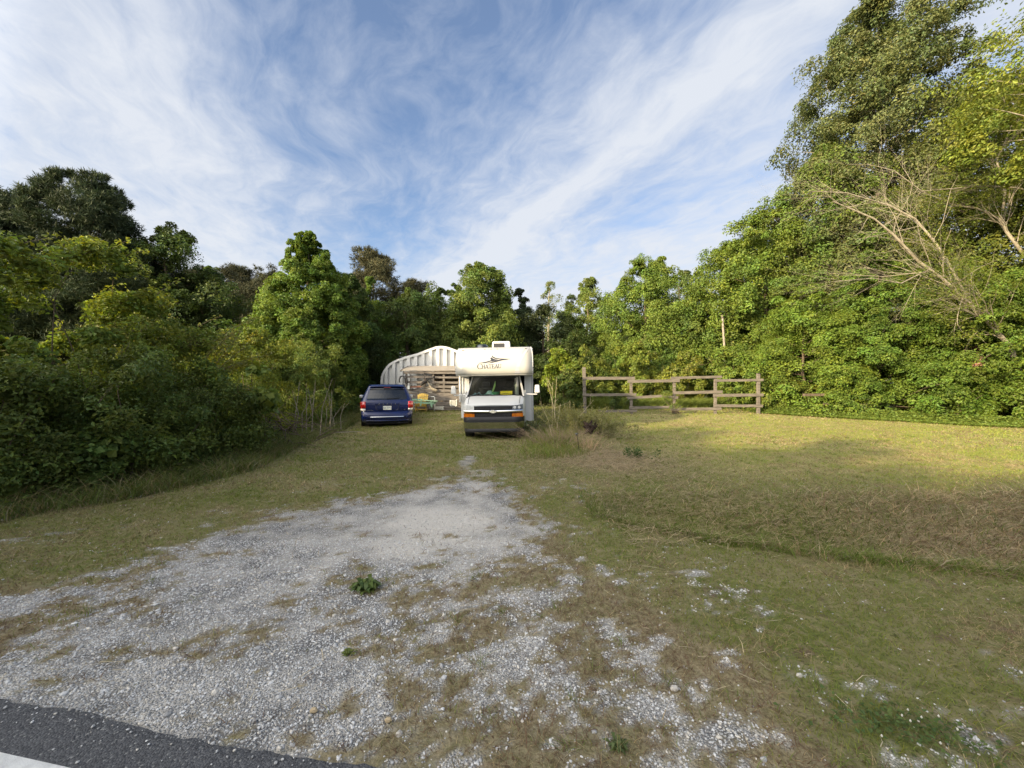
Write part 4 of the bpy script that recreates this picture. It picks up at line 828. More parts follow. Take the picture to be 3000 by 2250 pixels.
    S(MB().grid(lambda u, v: (-.62 + 1.24*u, rear(-.62 + 1.24*u, .46) - .034 + .004*v, .444 + .022*v), 12, 1), 'chrome_strip', 'chrome', solid=.006)
    S(MB().tube([(x, rear(x, .29) - .004, .295 + .02*abs(x)**2) for x in np.linspace(-.90, .90, 19)], .022, 8), 'bumper_lip', 'blue', smooth=True)
    S(MB().box(-.80, .80, .2, 4.8, .16, .25), 'underbody', 'black'); S(MB().tube([(.45, .15, .2), (.45, .7, .2)], .03, 10), 'exhaust', 'steel_dark')
    return root
minivan()

# ------------------------------------------------------------------ arched metal shed
def shed():
    cx, y0 = -4.15, 22.5; root = empty('arched_metal_shed', (cx, y0, .3), 0, 'white corrugated metal shed with curved arch roof, behind the plank lean-to', 'shed')
    s = .01996; half = [(412,790),(418,700),(430,655),(450,605),(480,558),(520,505),(560,468),(620,432),(700,398),(800,362),(900,335),(1000,308),(1100,270),(1200,232),(1300,197),(1350,189),(1395,187)]
    hp = [((1040 + a/5.531 - 1292)*s, EYE - (980 + b/5.531 - HOR)*s - .3) for a, b in half]; hp = [(hp[0][0], -.15)] + hp; hp[-1] = (0, hp[-1][1])
    out = hp + [(-x, z) for x, z in hp[-2::-1]]
    def zt(x): return float(np.interp(-abs(x), [p[0] for p in hp[1:]], [p[1] for p in hp[1:]]))
    inset = .13
    mb = MB()                                                        # ribbed end wall
    xs, ys = [], []; x = -3.45; pit = .43
    while x < 3.4:
        for dx, dy in ((0, 0), (.13, 0), (.155, -.10), (.335, -.10), (.36, 0)): xs.append(x + dx); ys.append(dy*1.5)
        x += pit
    xs, ys = zip(*[(a, b) for a, b in zip(xs, ys) if abs(a) < 3.46])
    V = []
    for a, b in zip(xs, ys): V += [(a, .16 + b, -.2), (a, .16 + b, max(.3, zt(a) - .12))]
    mb.add(V, [(2*i, 2*i+2, 2*i+3, 2*i+1) for i in range(len(xs) - 1)]); mb.build('end_wall', M['galv'], root)
    mb = MB(); L = 9.0; n = len(out); V = [(x, 0, z) for x, z in out]; V2 = [(x*.965, 0.0, z - .10 if z > .2 else z) for x, z in out]
    nb = 40; rows = []
    for j in range(nb + 1):
        yy = L*j/nb; k = 0 if j % 4 in (0, 1) else -.07
        rows.append([(x*(1 + k*.02), yy, z + k*(z > .2)) for x, z in out])
    V = [p for r in rows for p in r]; mb.add(V, [(r*n + i, r*n + i + 1, (r+1)*n + i + 1, (r+1)*n + i) for r in range(nb) for i in range(n - 1)]); mb.build('arch_roof', M['galv'], root, solid=.012)
    mb = MB(); V = []
    for x, z in out:
        t = Vector((x, 0, z - .9)).normalized()*.14
        V += [(x, -.01, z), (x - t.x, -.01, z - t.z), (x - t.x, .05, z - t.z), (x, .05, z)]
    mb.add(V, [(4*i + k, 4*i + 4 + k, 4*i + 4 + (k+1) % 4, 4*i + (k+1) % 4) for i in range(n - 1) for k in range(4)]); mb.build('arch_rim', M['galv'], root)
shed()
# ------------------------------------------------------------------ plank lean-to
def leanto():
    Y = 20.8; k = Y/F; root = empty('plank_lean_to', (-3.6, Y, .28), 0, 'weathered grey lean-to of gappy horizontal planks in front of the metal shed', 'lean-to')
    q = lambda px, py, yy=Y: (P(px, py, yy) - Vector((-3.6, Y, .28)))
    mb = MB(); x0, x1 = q(1186.5, 0).x, q(1392, 0).x
    rnd = random.Random(5)
    def board(mb, xa, xb, z, h, y=0.0, sag=0.0):
        a = Vector((xa, y + rnd.uniform(-.006, .006), z + rnd.uniform(-.012, .012))); b = Vector((xb, y + rnd.uniform(-.006, .006), z + rnd.uniform(-.02, .02) - sag)); mb.beam(a, b, .025, h)
    for i, (ya, yb) in enumerate(((1102, 1108), (1116.5, 1123), (1129, 1136), (1139, 1148), (1149, 1156.5), (1157.5, 1165.5), (1166, 1174), (1175, 1181), (1182, 1188), (1189, 1195), (1196, 1201))):
        za, zb = q(0, ya).z, q(0, yb).z; m = MB(); xm = rnd.uniform(-1.0, 1.2)
        if i == 0: xm = q(1270, 0).x
        board(m, x0 + rnd.uniform(.02, .16), xm - .01, (za + zb)/2, za - zb, -.03); board(m, xm + (.09 if i == 0 else .01), x1 - rnd.uniform(0, .2), (za + zb)/2 - .01, (za - zb)*rnd.uniform(.85, 1.0), -.03)
        m.build('plank', M['grey_wood'], root)
    za, zb = q(0, 1088).z, q(0, 1095).z; MB().beam((x0 - .06, -.07, (za + zb)/2), (x1, -.07, (za + zb)/2 - .01), .05, za - zb).build('header_beam', M['grey_wood'], root)
    for px in (1190, 1243.5, 1269, 1300, 1345, 1385): x = q(px, 0).x; MB().box(x - .05, x + .05, .0, .09, -.1, za - .02).build('post', M['grey_wood'], root)
    mb = MB(); rnd.seed(3)
    zf, zk = q(0, 1087).z + .02, P(0, 1072.5, 22.3).z - .28
    for i in range(6):
        t0, t1 = i/6, (i + 1)/6; y_a, y_b = -.16 + 1.6*t0, -.16 + 1.6*t1 - .015
        xa = q(1176, 0).x + .42*t0*0 + rnd.uniform(-.03, .03); m = MB()
        m.add([(xa, y_a, zf + (zk-zf)*t0), (x1 + .1, y_a, zf + (zk-zf)*t0 + rnd.uniform(-.01, .01)), (x1 + .1, y_b, zf + (zk-zf)*t1), (xa, y_b, zf + (zk-zf)*t1)], [(0, 1, 2, 3)]); m.build('roof_board', M['roof_wood'], root, solid=.022)
    MB().beam((x0 - .2, -.16, zf - .02), (x0 - .2, 1.45, zk - .02), .04, .09).build('rafter', M['grey_wood'], root)
    xb = q(1257, 0).x; mb = MB()
    z = .0
    while z < zk - .2: mb.box(xb, x1, 1.40, 1.42, z, z + .16); z += .175
    mb.build('back_boarding', M['bark'], root); MB().box(x1 - .03, x1, .05, 1.4, -.05, 2.0).build('end_boarding', M['bark'], root)
    return root
leanto()
def thing(name, mb, m, label, cat, group=None, **k):
    c = sum((Vector(v) for v in mb.v), Vector())/len(mb.v); c.z = min(v[2] for v in mb.v); mb.v = [tuple(Vector(v) - c) for v in mb.v]
    o = mb.build(name, M[m] if isinstance(m, str) else m, None, **k); o.location = c; return tag(o, label, cat, group)
def leanto_stuff():
    Y = 20.62
    def pp(px, py, y=Y): return P(px, py, y)
    pts = [pp(1170, 1121), pp(1170, 1112), pp(1173, 1104), pp(1179, 1101.5), pp(1184, 1104), pp(1186.5, 1112), pp(1187, 1122)]; pts2 = [pp(1181, 1104), pp(1188, 1102), pp(1192, 1106), pp(1194, 1114), pp(1192.5, 1124)]
    thing('hose_coil', MB().tube(pts, .035, 8).tube(pts2, .03, 8), 'steel_dark', 'black looped hose hung over the left end of the plank lean-to', 'hose', smooth=True)
    a, b = pp(1232, 1129), pp(1255, 1112); rt = thing('old_cross_cut_log', MB().tube([a, a.lerp(b, .3) + Vector((0, 0, .02)), a.lerp(b, .7), b], [.055, .085, .075, .03], 9), simple('charred_wood', (.022, .018, .016), .85, var=.3, vs=20), 'dark charred log hung slanting across the lean-to planks', 'log', smooth=True)
    thing('driftwood', MB().tube([pp(1252, 1117), pp(1256, 1125), pp(1263, 1136), pp(1272, 1140.5), pp(1280, 1142)], [.02, .03, .04, .06, .02], 7).tube([pp(1263, 1136), pp(1270, 1143), pp(1268, 1146)], [.04, .03, .01], 6).tube([pp(1268, 1139), pp(1275, 1145), pp(1282, 1143)], [.03, .025, .008], 6), 'pale_bark', 'pale grey forked driftwood fixed to the lean-to planks', 'driftwood', smooth=True)
    thing('rusty_saw', MB().beam(pp(1202, 1134), pp(1233, 1133), .01, .07).box(pp(1199,0).x, pp(1203,0).x, Y-.02, Y+.02, pp(0,1137).z, pp(0,1131).z), simple('rusty_metal', (.20, .075, .04), .8, var=.4, vs=16), 'rusty red strip of metal hung below the black log', 'scrap metal')
    x0, x1 = pp(1195, 0).x, pp(1201.5, 0).x; rt = thing('electric_box', MB().box(x0, x1, Y-.12, Y-.02, pp(0, 1140).z, pp(0, 1129.5).z), 'white_enamel', 'small white electrical box on the left post of the lean-to', 'electrical box', bevel=.012)
    MB().tube([(0, .04, .0), (.0, .05, -1.0)], .012, 6).build('conduit', M['grey_metal'], rt)
    h = pp(1243.5, 1091); thing('iron_hook', MB().tube([h, h + Vector((0, -.02, -.2)), h + Vector((-.01, -.02, -.42))], [.02, .016, .03], 7).tube([h + Vector((.08, 0, .01)), h + Vector((.06, -.03, -.14))], .012, 6), 'steel_dark', 'long dark iron hook hanging from the header beam of the lean-to', 'hook', smooth=True)
    # yellow garden chair
    yz = float(H(-4.8, 20.2)); c = P(1235, 0, 20.15); root = empty('garden_chair', (c.x, 20.15, yz), R(4), 'yellow slatted garden armchair standing behind the fallen green one', 'chair')
    for i in range(6):
        x = -.235 + .094*i; hgt = .93 - .9*(x)**2*1.4; MB().beam((x*.80, .22, .28), (x*1.05, .44, hgt), .078, .02, (0, 1, 0)).build('back_slat', M['yellow'], root)
    for i in range(5): MB().box(-.27, .27, -.28 + .1*i, -.20 + .1*i, .375 - .03*i, .395 - .03*i).build('seat_slat', M['yellow'], root)
    for s in (-1, 1):
        MB().box(s*.27 - .012 if s > 0 else -.282, s*.27 + .012 if s > 0 else -.258, -.28, -.19, 0, .53).build('leg', M['yellow'], root); MB().beam((s*.27, -.3, .36), (s*.27, .42, .02), .02, .09).build('leg', M['yellow'], root)
        MB().box(min(s*.24, s*.37), max(s*.24, s*.37), -.34, .36, .53, .552).build('armrest', M['yellow'], root)
    MB().box(-.258, .258, -.302, -.282, .27, .385).build('front_apron', M['yellow'], root); MB().box(-.258, .258, -.25, -.23, .10, .14).build('stretcher', M['yellow'], root)
    # green chair lying on its back
    def g(px, py, y): return P(px, py, y)
    root = empty('garden_chair', (P(1245, 0, 19.9).x, 19.9, float(H(-4.5, 19.9))), 0, 'sage green slatted garden armchair tipped flat on top of other furniture', 'chair'); o = Vector(root.location)
    for i, (y, xr) in enumerate(((19.55, 1276), (19.65, 1281), (19.76, 1283), (19.87, 1281), (19.98, 1276))):
        a, b = g(1234, 1171.5, 19.8), g(xr, 1175, 19.8); MB().beam(Vector((a.x, y, a.z)) - o, Vector((b.x, y, b.z)) - o, .09, .022).build('back_slat', M['green_paint'], root)
    for i in range(6): x = g(1208 + 5*i, 0, 19.8).x; MB().beam(Vector((x, 19.5, g(0, 1172.5, 19.8).z)) - o, Vector((x - .02, 20.02, g(0, 1169.5, 19.8).z)) - o, .07, .02).build('seat_slat', M['green_paint'], root)
    for y in (19.5, 20.03): MB().beam(Vector((g(1206, 0, 19.8).x, y, g(0, 1177, 19.8).z)) - o, Vector((g(1275, 0, 19.8).x, y, g(0, 1181, 19.8).z)) - o, .022, .09).build('side_rail', M['green_paint'], root)
    for px, py, px2, py2 in ((1235, 1171, 1232, 1189), (1262, 1176, 1265, 1193)): a, b = g(px, py, 19.46), g(px2, py2, 19.46); MB().beam(a - o, b - o, .085, .022, (0, 1, 0)).build('leg', M['green_paint'], root)
    # grey metal chair frame under it, white tube frame behind
    f = lambda px, py, y: P(px, py, y)
    thing('metal_stand', MB().tube([f(1251, 1204, 19.9), f(1251.5, 1188, 19.9), f(1253, 1185.5, 19.9), f(1270, 1185.5, 19.9), f(1272, 1188, 19.9), f(1272, 1205, 19.9)], .018, 7).tube([f(1253, 1197, 19.9), f(1270, 1197, 19.9)], .012, 6).tube([f(1251, 1203, 20.3), f(1251.5, 1187, 20.3), f(1272, 1187, 20.3), f(1272, 1204, 20.3)], .016, 6), 'grey_metal', 'grey tubular metal stand under the tipped green chair', 'stand', smooth=True)
    thing('tube_frame', MB().tube([f(1230, 1170, 20.25), f(1231, 1163.3, 20.25), f(1271, 1162.3, 20.25), f(1273.5, 1164, 20.25), f(1274, 1174, 20.25), f(1274, 1200, 20.25)], .02, 7), 'white_enamel', 'white bent tube frame showing above the tipped green chair', 'frame', smooth=True)
    t = MB().tube([f(1319, 1172, 20.3), f(1319, 1187, 20.3), f(1321, 1190.5, 20.3), f(1334, 1191, 20.3), f(1337.5, 1188, 20.3), f(1338, 1170, 20.3)], .02, 7).tube([f(1319, 1187.5, 20.3), f(1337, 1187, 20.3)], .012, 6).tube([f(1319, 1174, 20.3), f(1337, 1174, 20.3)], .012, 6)
    for i in range(5): t.tube([f(1323.5 + 2.6*i, 1174, 20.3), f(1323.5 + 2.6*i, 1187, 20.3)], .012, 5)
    thing('barred_rack', t, 'white_enamel', 'white rack of vertical bars leaning against the lean-to beside the motorhome', 'rack', smooth=True)
    t = MB()
    for i in range(9): t.beam(f(1274 + 2.6*i, 1200, 20.4), f(1280 + 2.6*i, 1190, 20.4), .02, .008, (0, 1, 0)).beam(f(1280 + 2.6*i, 1200.4, 20.42), f(1274 + 2.6*i, 1190.4, 20.42), .02, .008, (0, 1, 0))
    thing('lattice_panel', t, 'white_enamel', 'scrap of pale diamond lattice at the foot of the lean-to', 'lattice')
leanto_stuff()

# ------------------------------------------------------------------ fences, poles, small things
def fence():
    Y = 19.0; q = lambda zx, zy: P(1560 + zx/2.989, 900 + zy/2.989, Y); o = Vector((q(1200, 0).x, Y, .25))
    root = empty('board_fence', o, 0, 'grey weathered board rail fence with four staggered bays across the lawn', 'fence')
    for i, (zx, top, w) in enumerate(((452, 525, .15), (864, 612, .12), (1243, 612, .12), (1604, 612, .12), (1980, 580, .14))):
        t = q(zx, top); x = t.x - o.x; lean = (.05, .02, 0, -.01, 0)[i]; MB().beam((x + lean, .03, -.15), (x, .03, t.z - o.z), w, .11).build('post', M['fence_wood'], root, bevel=.008)
    rails = [((435, 623, 895, 622)), (437, 768, 905, 765), (560, 912, 912, 906), (828, 650, 1285, 643), (845, 880, 1296, 873), (1205, 620, 1652, 610), (1240, 750, 1660, 741), (1205, 893, 1648, 888), (1590, 643, 2018, 637), (1575, 772, 2015, 768), (1580, 862, 2012, 864)]
    for i, (a, za, b, zb) in enumerate(rails):
        p0, p1 = q(a, za) - o, q(b, zb) - o; dy = (-.045, -.072)[i % 2]; p0.y = p1.y = dy
        MB().beam(p0, p1, .028, .145 - .012*(i % 3)).build('rail', M['fence_wood'], root, bevel=.004)
    p = [q(828, 795) - o, q(1000, 785) - o, q(1110, 778) - o, q(1270, 792) - o]; m = MB()
    for a, b in zip(p[:-1], p[1:]): a.y = b.y = -.06; m.beam(a, b, .028, .13)
    m.build('rail', M['fence_wood'], root)
    q = lambda px, py: P(px, py + 4, 18.1); o = q(2450, 1195); root = empty('old_fence_section', o, 0, 'collapsed brown fence rails half hidden under leaves right of the lawn fence', 'fence')
    for a, b in (((2352, 1153), (2484, 1152)), ((2412, 1179), (2490, 1173)), ((2466, 1184), (2585, 1180))): MB().beam(q(*a) - o, q(*b) - o, .04, .12).build('rail', M['bark'], root, bevel=.006)
    for px in (): MB().beam(q(px, 1150) + Vector((0, .08, 0)) - o, q(px, 1195) + Vector((0, .08, -.3)) - o, .10, .10, (0, 1, 0)).build('post', M['fence_wood'], root)
    a = P(2116, 923, 22.9); z0 = float(H(a.x, 22.9)); root = empty('old_pole', (a.x + .12, 22.9, z0), 0, 'pale bare pole standing in the greenery behind the fence', 'pole')
    MB().tube([(.12, 0, -.2), (.06, 0, (a.z - z0)*.5), (-.12, 0, a.z - z0)], [.07, .065, .055], 10).build('shaft', M['dead_wood'], root, smooth=True); MB().beam((-.2, -.04, a.z - z0 - .18), (-.04, -.04, a.z - z0 - .16), .03, .05).build('bracket', M['steel_dark'], root)
fence()
def plant_stalks(name, x, y, label, stalks, leafc=None, cat='weed', spread=.4, hgt=1.0, stem=(.30, .26, .15), nleaf=40, lsize=.05, r=.006, up=.6):
    z = float(H(x, y)); root = empty(name, (x, y, z), 0, label, cat); mb = MB(); pts = []
    for i in range(stalks):
        bx, by = random.gauss(0, spread*.35), random.gauss(0, spread*.35); h_ = hgt*random.uniform(.55, 1.1); dx, dy = bx*.9 + random.gauss(0, .16*hgt), by*.9 + random.gauss(0, .16*hgt)
        p = [Vector((bx, by, -.03)), Vector((bx + dx*.3, by + dy*.3, h_*.45)), Vector((bx + dx, by + dy, h_))]; mb.tube(p, [r, r*.75, r*.25], 5, False)
        for k in range(random.randint(1, 3)):
            a = p[1].lerp(p[2], random.random()*.8); e = a + Vector((random.gauss(0, .12), random.gauss(0, .12), random.uniform(.08, .25)))*hgt; mb.tube([a, e], [r*.45, r*.15], 4, False); pts.append((a, e))
        pts.append((p[0].lerp(p[1], .3), p[1])); pts.append((p[1], p[2]))
    mb.build('stem', simple(name + '_stem', stem, .8), root)
    if leafc is not None:
        k = stalks*nleaf; idx = rng.integers(0, len(pts), k); A = np.array([pts[i][0] for i in idx]); B = np.array([pts[i][1] for i in idx]); t = rng.random((k, 1)); C = A + (B - A)*t + rng.normal(0, lsize*.6, (k, 3)); C[:, 2] = np.maximum(C[:, 2], .01)
        V, Fq, c = leaves(C, rng.normal(0, .6, (k, 3)) + np.array([0, 0, up]), lsize, .4, jitter(leafc, k, .3)); np_mesh('leaves', V, Fq, M['leaf'], root, c)
    return root
plant_stalks('weed_bush', 1.95, 11.5, 'yellow-green weedy bush growing round the dark root ball', 80, (.22, .22, .07), hgt=.85, spread=.95, nleaf=80, lsize=.05)
plant_stalks('dry_stalks', 1.45, 11.2, 'tall bare straw-coloured stalks left of the dark root ball', 7, None, hgt=1.6, spread=.8, stem=(.46, .38, .24), r=.009)
plant_stalks('weed_bush', 2.75, 11.6, 'low grey-green weeds spilling to the right of the root ball', 55, (.16, .165, .06), hgt=.55, spread=.85, nleaf=70, lsize=.045)
plant_stalks('dry_grass_clump', 1.25, 10.2, 'brown dead grass clump at the left foot of the weed mound', 230, None, hgt=.40, spread=1.0, stem=(.26, .19, .12), r=.004)
plant_stalks('dry_grass_clump', 1.85, 9.35, 'short tan dry tuft right of the solar light', 40, None, hgt=.32, spread=.28, stem=(.42, .29, .17), r=.004)
plant_stalks('milkweed', .62, 12.45, 'narrow-leaved green plant by the right front wheel of the motorhome', 4, (.22, .25, .12), hgt=.55, spread=.12, nleaf=26, lsize=.10)
plant_stalks('low_weed', 2.75, 8.6, 'small dark green leafy weed in the cut straw', 9, (.05, .10, .025), hgt=.20, spread=.3, nleaf=30, lsize=.06, up=1.2)
def rosette(x, y, r, n, c, label, tall=.07):
    z = float(H(x, y)) + .005; a = rng.random(n)*2*np.pi; L = r*(.5 + .5*rng.random(n)); V = []; 
    root_z = z; d = np.stack([np.cos(a), np.sin(a)*.85, 0*a], 1); s = np.stack([-np.sin(a), np.cos(a), 0*a], 1)*(r*.16); h = tall*rng.random(n)
    b = np.zeros((n, 3)) + np.stack([rng.normal(0, r*.25, n), rng.normal(0, r*.2, n), 0*a], 1); m1 = b + d*(L*.5)[:, None] + np.stack([0*a, 0*a, h], 1); t = b + d*L[:, None] + np.stack([0*a, 0*a, h*.5], 1)
    V = np.stack([b - s*.3, b + s*.3, m1 + s, t, m1 - s], 1).reshape(-1, 3); i = np.arange(n)*5
    q2 = np.concatenate([np.stack([i, i+1, i+2], 1), np.stack([i, i+2, i+4], 1), np.stack([i+4, i+2, i+3], 1)])
    o = np_mesh('dandelion_weed', V, q2, M['leaf'], None, np.repeat(jitter(c, n, .35), 5, 0)); o.location = (x, y, z); tag(o, label, 'weed')
g1 = P(1070, 1722, 3.2); rosette(-1.215, 3.19, .115, 150, (.10, .145, .04), 'green leafy weed clump alone in the middle of the gravel', .075)
rosette(.492, 1.79, .055, 60, (.09, .12, .04), 'small dark weed at the bottom edge, right of centre', .03)
rosette(-1.03, 2.42, .045, 40, (.16, .20, .05), 'tiny yellow-green weed in the gravel below the larger weed clump', .03)
0 and rosette(-1.75, 2.75, .05, 45, (.15, .19, .05), 'thin pale green tuft in the gravel left of the larger weed clump', .06)
def clover():
    cx, cy = 1.95, 1.88; n = 330; x = cx + rng.normal(0, .16, n); y = cy + rng.normal(0, .07, n) - (x - cx)*.25; z = H(x, y) + .02 + .03*rng.random(n)
    V, Fq, c = leaves(np.stack([x, y, z], 1), rng.normal(0, .3, (n, 3)) + np.array([0, 0, 1]), .022, .8, jitter((.085, .125, .035), n)); root = empty('clover_patch', (cx, cy, float(H(cx, cy))), 0, 'dark clover patch with small white flowers near the lower right corner', 'clover')
    np_mesh('leaves', V - np.array(root.location), Fq, M['leaf'], root, c)
    k = 9; fx = cx + rng.normal(0, .17, k); fy_ = cy + rng.normal(0, .08, k) - (fx - cx)*.25
    for a, b in zip(fx, fy_):
        p = Vector((a, b, float(H(a, b)) + .055)) - Vector(root.location); mb = MB().tube([p + Vector((0, 0, -.006)), p, p + Vector((0, 0, .006))], [.002, .0048, .002], 7); mb.build('flower', M['line'], root)
clover()
def small_flowers():
    n = 420; x, y = band_pts(3.4, 15, 8); g, d, s = masks(x, y); k = (g < .1) & (x < .6) & (x > hedge_edge(y) + .5) & (fbm(x, y, .6, 3) > .5); x, y = x[k], y[k]; n = len(x)
    C = np.repeat(np.stack([x, y, H(x, y) + .05], 1), 5, 0) + rng.normal(0, .006, (n*5, 3)); V, Fq, c = leaves(C, rng.normal(size=(n*5, 3)), .011, .9, jitter((.50, .46, .38), n*5, .2)); tag(np_mesh('clover_flowers', V, Fq, M['leaf'], None, c), 'scattered small pale clover flowers in the drive grass', 'flowers', kind='stuff')
small_flowers()
def misc():
    c = P(1730, 1256, 10.9); mb = MB(); rr = random.Random(2)
    for i in range(16):
        a = i*2.4; d = Vector((math.cos(a), math.sin(a)*.6, rr.uniform(-.5, .9))).normalized(); mb.tube([c, c + d*.14 + Vector((rr.uniform(-.03, .03), 0, .02)), c + d*rr.uniform(.2, .3) + Vector((0, 0, rr.uniform(-.06, .04)))], [.06, .05, .012], 7)
    mb.tube([c + Vector((0, 0, -.35)), c + Vector((.01, 0, -.1)), c], [.12, .09, .06], 8); mb.tube([c + Vector((-.22, -.12, -.14)), c + Vector((.02, -.15, .02)), c + Vector((.18, -.12, .14))], [.02, .025, .012], 6)
    thing('root_ball', mb, simple('rotten_wood', (.035, .020, .014), .95, var=.5, vs=12, bump=.6, bs=30), 'dark brown rotten root stump with a pale split in the weed mound', 'stump', smooth=True)
    b = P(1697, 1358, 9.2); x, y = P(1688, 0, 9.2).x, 9.2; z = float(H(x, y)); root = empty('solar_light', (x + .05, y, z), 0, 'small dark solar stake light in front of the weed mound', 'garden light')
    MB().tube([(.03, 0, -.05), (-.03, 0, .40)], .007, 7).build('stake', M['black'], root); MB().tube([(-.032, 0, .385), (-.034, 0, .42), (-.035, 0, .43), (-.036, 0, .445)], [.02, .03, .048, .036], 14).build('lamp_head', M['lamp_dark'], root, smooth=True)
    x, y = P(973, 0, 17.4).x, 17.4; z = float(H(x, y)); thing('white_stone', MB().tube([(x - .07, y, z), (x - .02, y, z + .07), (x + .06, y, z + .09), (x + .10, y, z + .02)], [.03, .07, .06, .02], 8), 'white_enamel', 'white stone in the grass left of the minivan', 'stone', smooth=True)
    for px, py, r, lab in ((1221*1.0, 0, 0, ''),): pass
    for x, y, r, lab in ((.90, 2.13, .020, 'rounded pale stone on the grass right of the gravel'), (1.66, 2.22, .016, 'flat grey stone farthest to the right of the drive gravel'), (-.62, 1.93, .016, 'tan pebble near the asphalt edge'), (-1.02, 1.98, .017, 'pale oval pebble near the asphalt, left of the tan one')):
        z = float(H(x, y)) + .008; thing('loose_stone', MB().tube([(x - r*1.1, y, z), (x - r*.5, y, z + r*.2), (x + r*.5, y, z + r*.25), (x + r*1.1, y, z)], [r*.3, r*.8, r*.75, r*.25], 9), simple('stone_' + str(int(r*1e4 + x*10)), (.50, .47, .42) if 'tan' not in lab else (.46, .36, .22), .8, var=.2, vs=40), lab, 'stone', smooth=True)
misc()
def brush():                                                         # dead brush pile and bare saplings by the left thicket
    rr = random.Random(9); mb = MB(); o = Vector((-6.15, 10.7, float(H(-6.15, 10.7))))
    root = empty('brush_pile', o, 0, 'tangled grey brush pile of dead branches at the foot of the left thicket', 'brush pile')
    for i in range(70):
        a = Vector((rr.gauss(-.3, .5), rr.gauss(0, .5), rr.uniform(0, .7))); d = Vector((rr.uniform(-1, 1), rr.uniform(-.5, .5), rr.uniform(-.25, .55))).normalized(); L = rr.uniform(.5, 1.3); p = [a, a + d*L*.5 + Vector((0, 0, .12*L)), a + d*L]
        for q in p: q.z = max(q.z, .02)
        mb.tube(p, [.014, .01, .004], 5, False)
    mb.build('branch', M['bark'], root)
    for nm, x, y, n, hh, lab in (('bare_saplings', -6.35, 12.2, 7, 1.9, 'thin bare upright saplings against the dark thicket'), ('bare_saplings', -6.5, 13.8, 5, 1.4, 'shorter bare grey saplings nearer the minivan')):
        z = float(H(x, y)); root = empty(nm, (x, y, z), 0, lab, 'saplings'); mb = MB()
        for i in range(n):
            bx = rr.uniform(-.55, .55); by = rr.uniform(-.3, .3); h_ = hh*rr.uniform(.6, 1.1); p = [Vector((bx, by, 0)), Vector((bx + rr.gauss(0, .05), by, h_*.5)), Vector((bx + rr.gauss(.06, .14), by, h_))]; mb.tube(p, [.016, .012, .004], 5, False)
            for k in range(2): a = p[1].lerp(p[2], rr.random()*.7); mb.tube([a, a + Vector((rr.uniform(-.25, .25), rr.uniform(-.1, .1), rr.uniform(.15, .4)))], [.006, .002], 4, False)
        mb.build('stem', M['dead_wood'], root)
    thing('fallen_branch', MB().tube([(-5.95, 13.0, .06), (-5.2, 13.1, .08), (-4.9, 12.85, .04)], [.012, .012, .004], 6), 'pale_bark', 'thin pale fallen branch on the grass before the minivan', 'branch')
brush()
# ------------------------------------------------------------------ left thicket
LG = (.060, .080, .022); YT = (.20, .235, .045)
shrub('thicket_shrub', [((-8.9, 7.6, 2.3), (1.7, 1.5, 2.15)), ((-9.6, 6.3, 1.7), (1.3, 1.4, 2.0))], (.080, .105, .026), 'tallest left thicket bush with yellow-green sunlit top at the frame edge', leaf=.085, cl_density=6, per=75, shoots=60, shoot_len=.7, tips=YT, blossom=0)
shrub('thicket_shrub', [((-7.75, 5.6, 1.0), (1.15, 1.1, 1.35)), ((-7.0, 6.9, 1.05), (1.05, 1.0, 1.35))], (.050, .070, .020), 'dark leafy bush at the bottom left, nearest the road', leaf=.065, cl_density=8, per=85, shoots=24, shoot_len=.6, tips=(.09, .12, .03))
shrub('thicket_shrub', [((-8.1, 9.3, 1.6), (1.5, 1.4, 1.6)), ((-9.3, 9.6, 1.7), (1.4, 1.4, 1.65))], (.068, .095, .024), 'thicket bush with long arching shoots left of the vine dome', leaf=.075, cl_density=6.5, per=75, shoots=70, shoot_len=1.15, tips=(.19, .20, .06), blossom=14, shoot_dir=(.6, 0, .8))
shrub('thicket_shrub', [((-6.75, 8.7, .95), (.95, 1.2, 1.15))], (.048, .066, .018), 'low dark bush bulging onto the drive in front of the taller thicket', leaf=.065, cl_density=8, per=80, shoots=16, shoot_len=.5, tips=(.09, .12, .03))
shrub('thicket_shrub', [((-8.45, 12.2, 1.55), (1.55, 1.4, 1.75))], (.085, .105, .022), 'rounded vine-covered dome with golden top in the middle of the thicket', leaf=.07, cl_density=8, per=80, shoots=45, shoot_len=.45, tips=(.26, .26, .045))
shrub('thicket_shrub', [((-8.5, 14.9, 1.5), (1.15, 1.5, 1.75)), ((-9.9, 14.5, 1.4), (1.2, 1.6, 1.5))], (.075, .10, .028), 'brighter green thicket bush below the conical tree', leaf=.075, cl_density=6, per=70, shoots=26, shoot_len=.5, tips=(.13, .15, .035))
shrub('thicket_shrub', [((-8.9, 18.0, 1.7), (1.2, 1.6, 1.95)), ((-10.2, 18.6, 1.8), (1.4, 1.7, 2.1))], (.058, .080, .024), 'dark thicket bush just left of the minivan', leaf=.085, cl_density=5, per=65, shoots=14, shoot_len=.5)
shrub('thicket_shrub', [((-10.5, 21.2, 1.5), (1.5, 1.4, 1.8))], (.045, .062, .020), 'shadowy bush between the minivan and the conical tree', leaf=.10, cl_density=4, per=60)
shrub('hedge_bush', [((-11.5, 10.5, 1.5), (1.6, 1.9, 1.6)), ((-12.5, 7.5, 1.6), (1.6, 1.9, 1.7))], (.055, .075, .022), 'inner thicket bush seen over the first row on the left', leaf=.11, cl_density=3, per=60, shoots=20, shoot_len=.8, tips=(.16, .17, .05))
shrub('grape_vine', [((-6.15, 9.45, 1.5), (.32, .3, .50))], (.12, .17, .045), 'big-leaved pale green vine hanging on the thicket front', 'vine', leaf=.16, cl_density=9, per=9, cr=.2, aspect=.95)
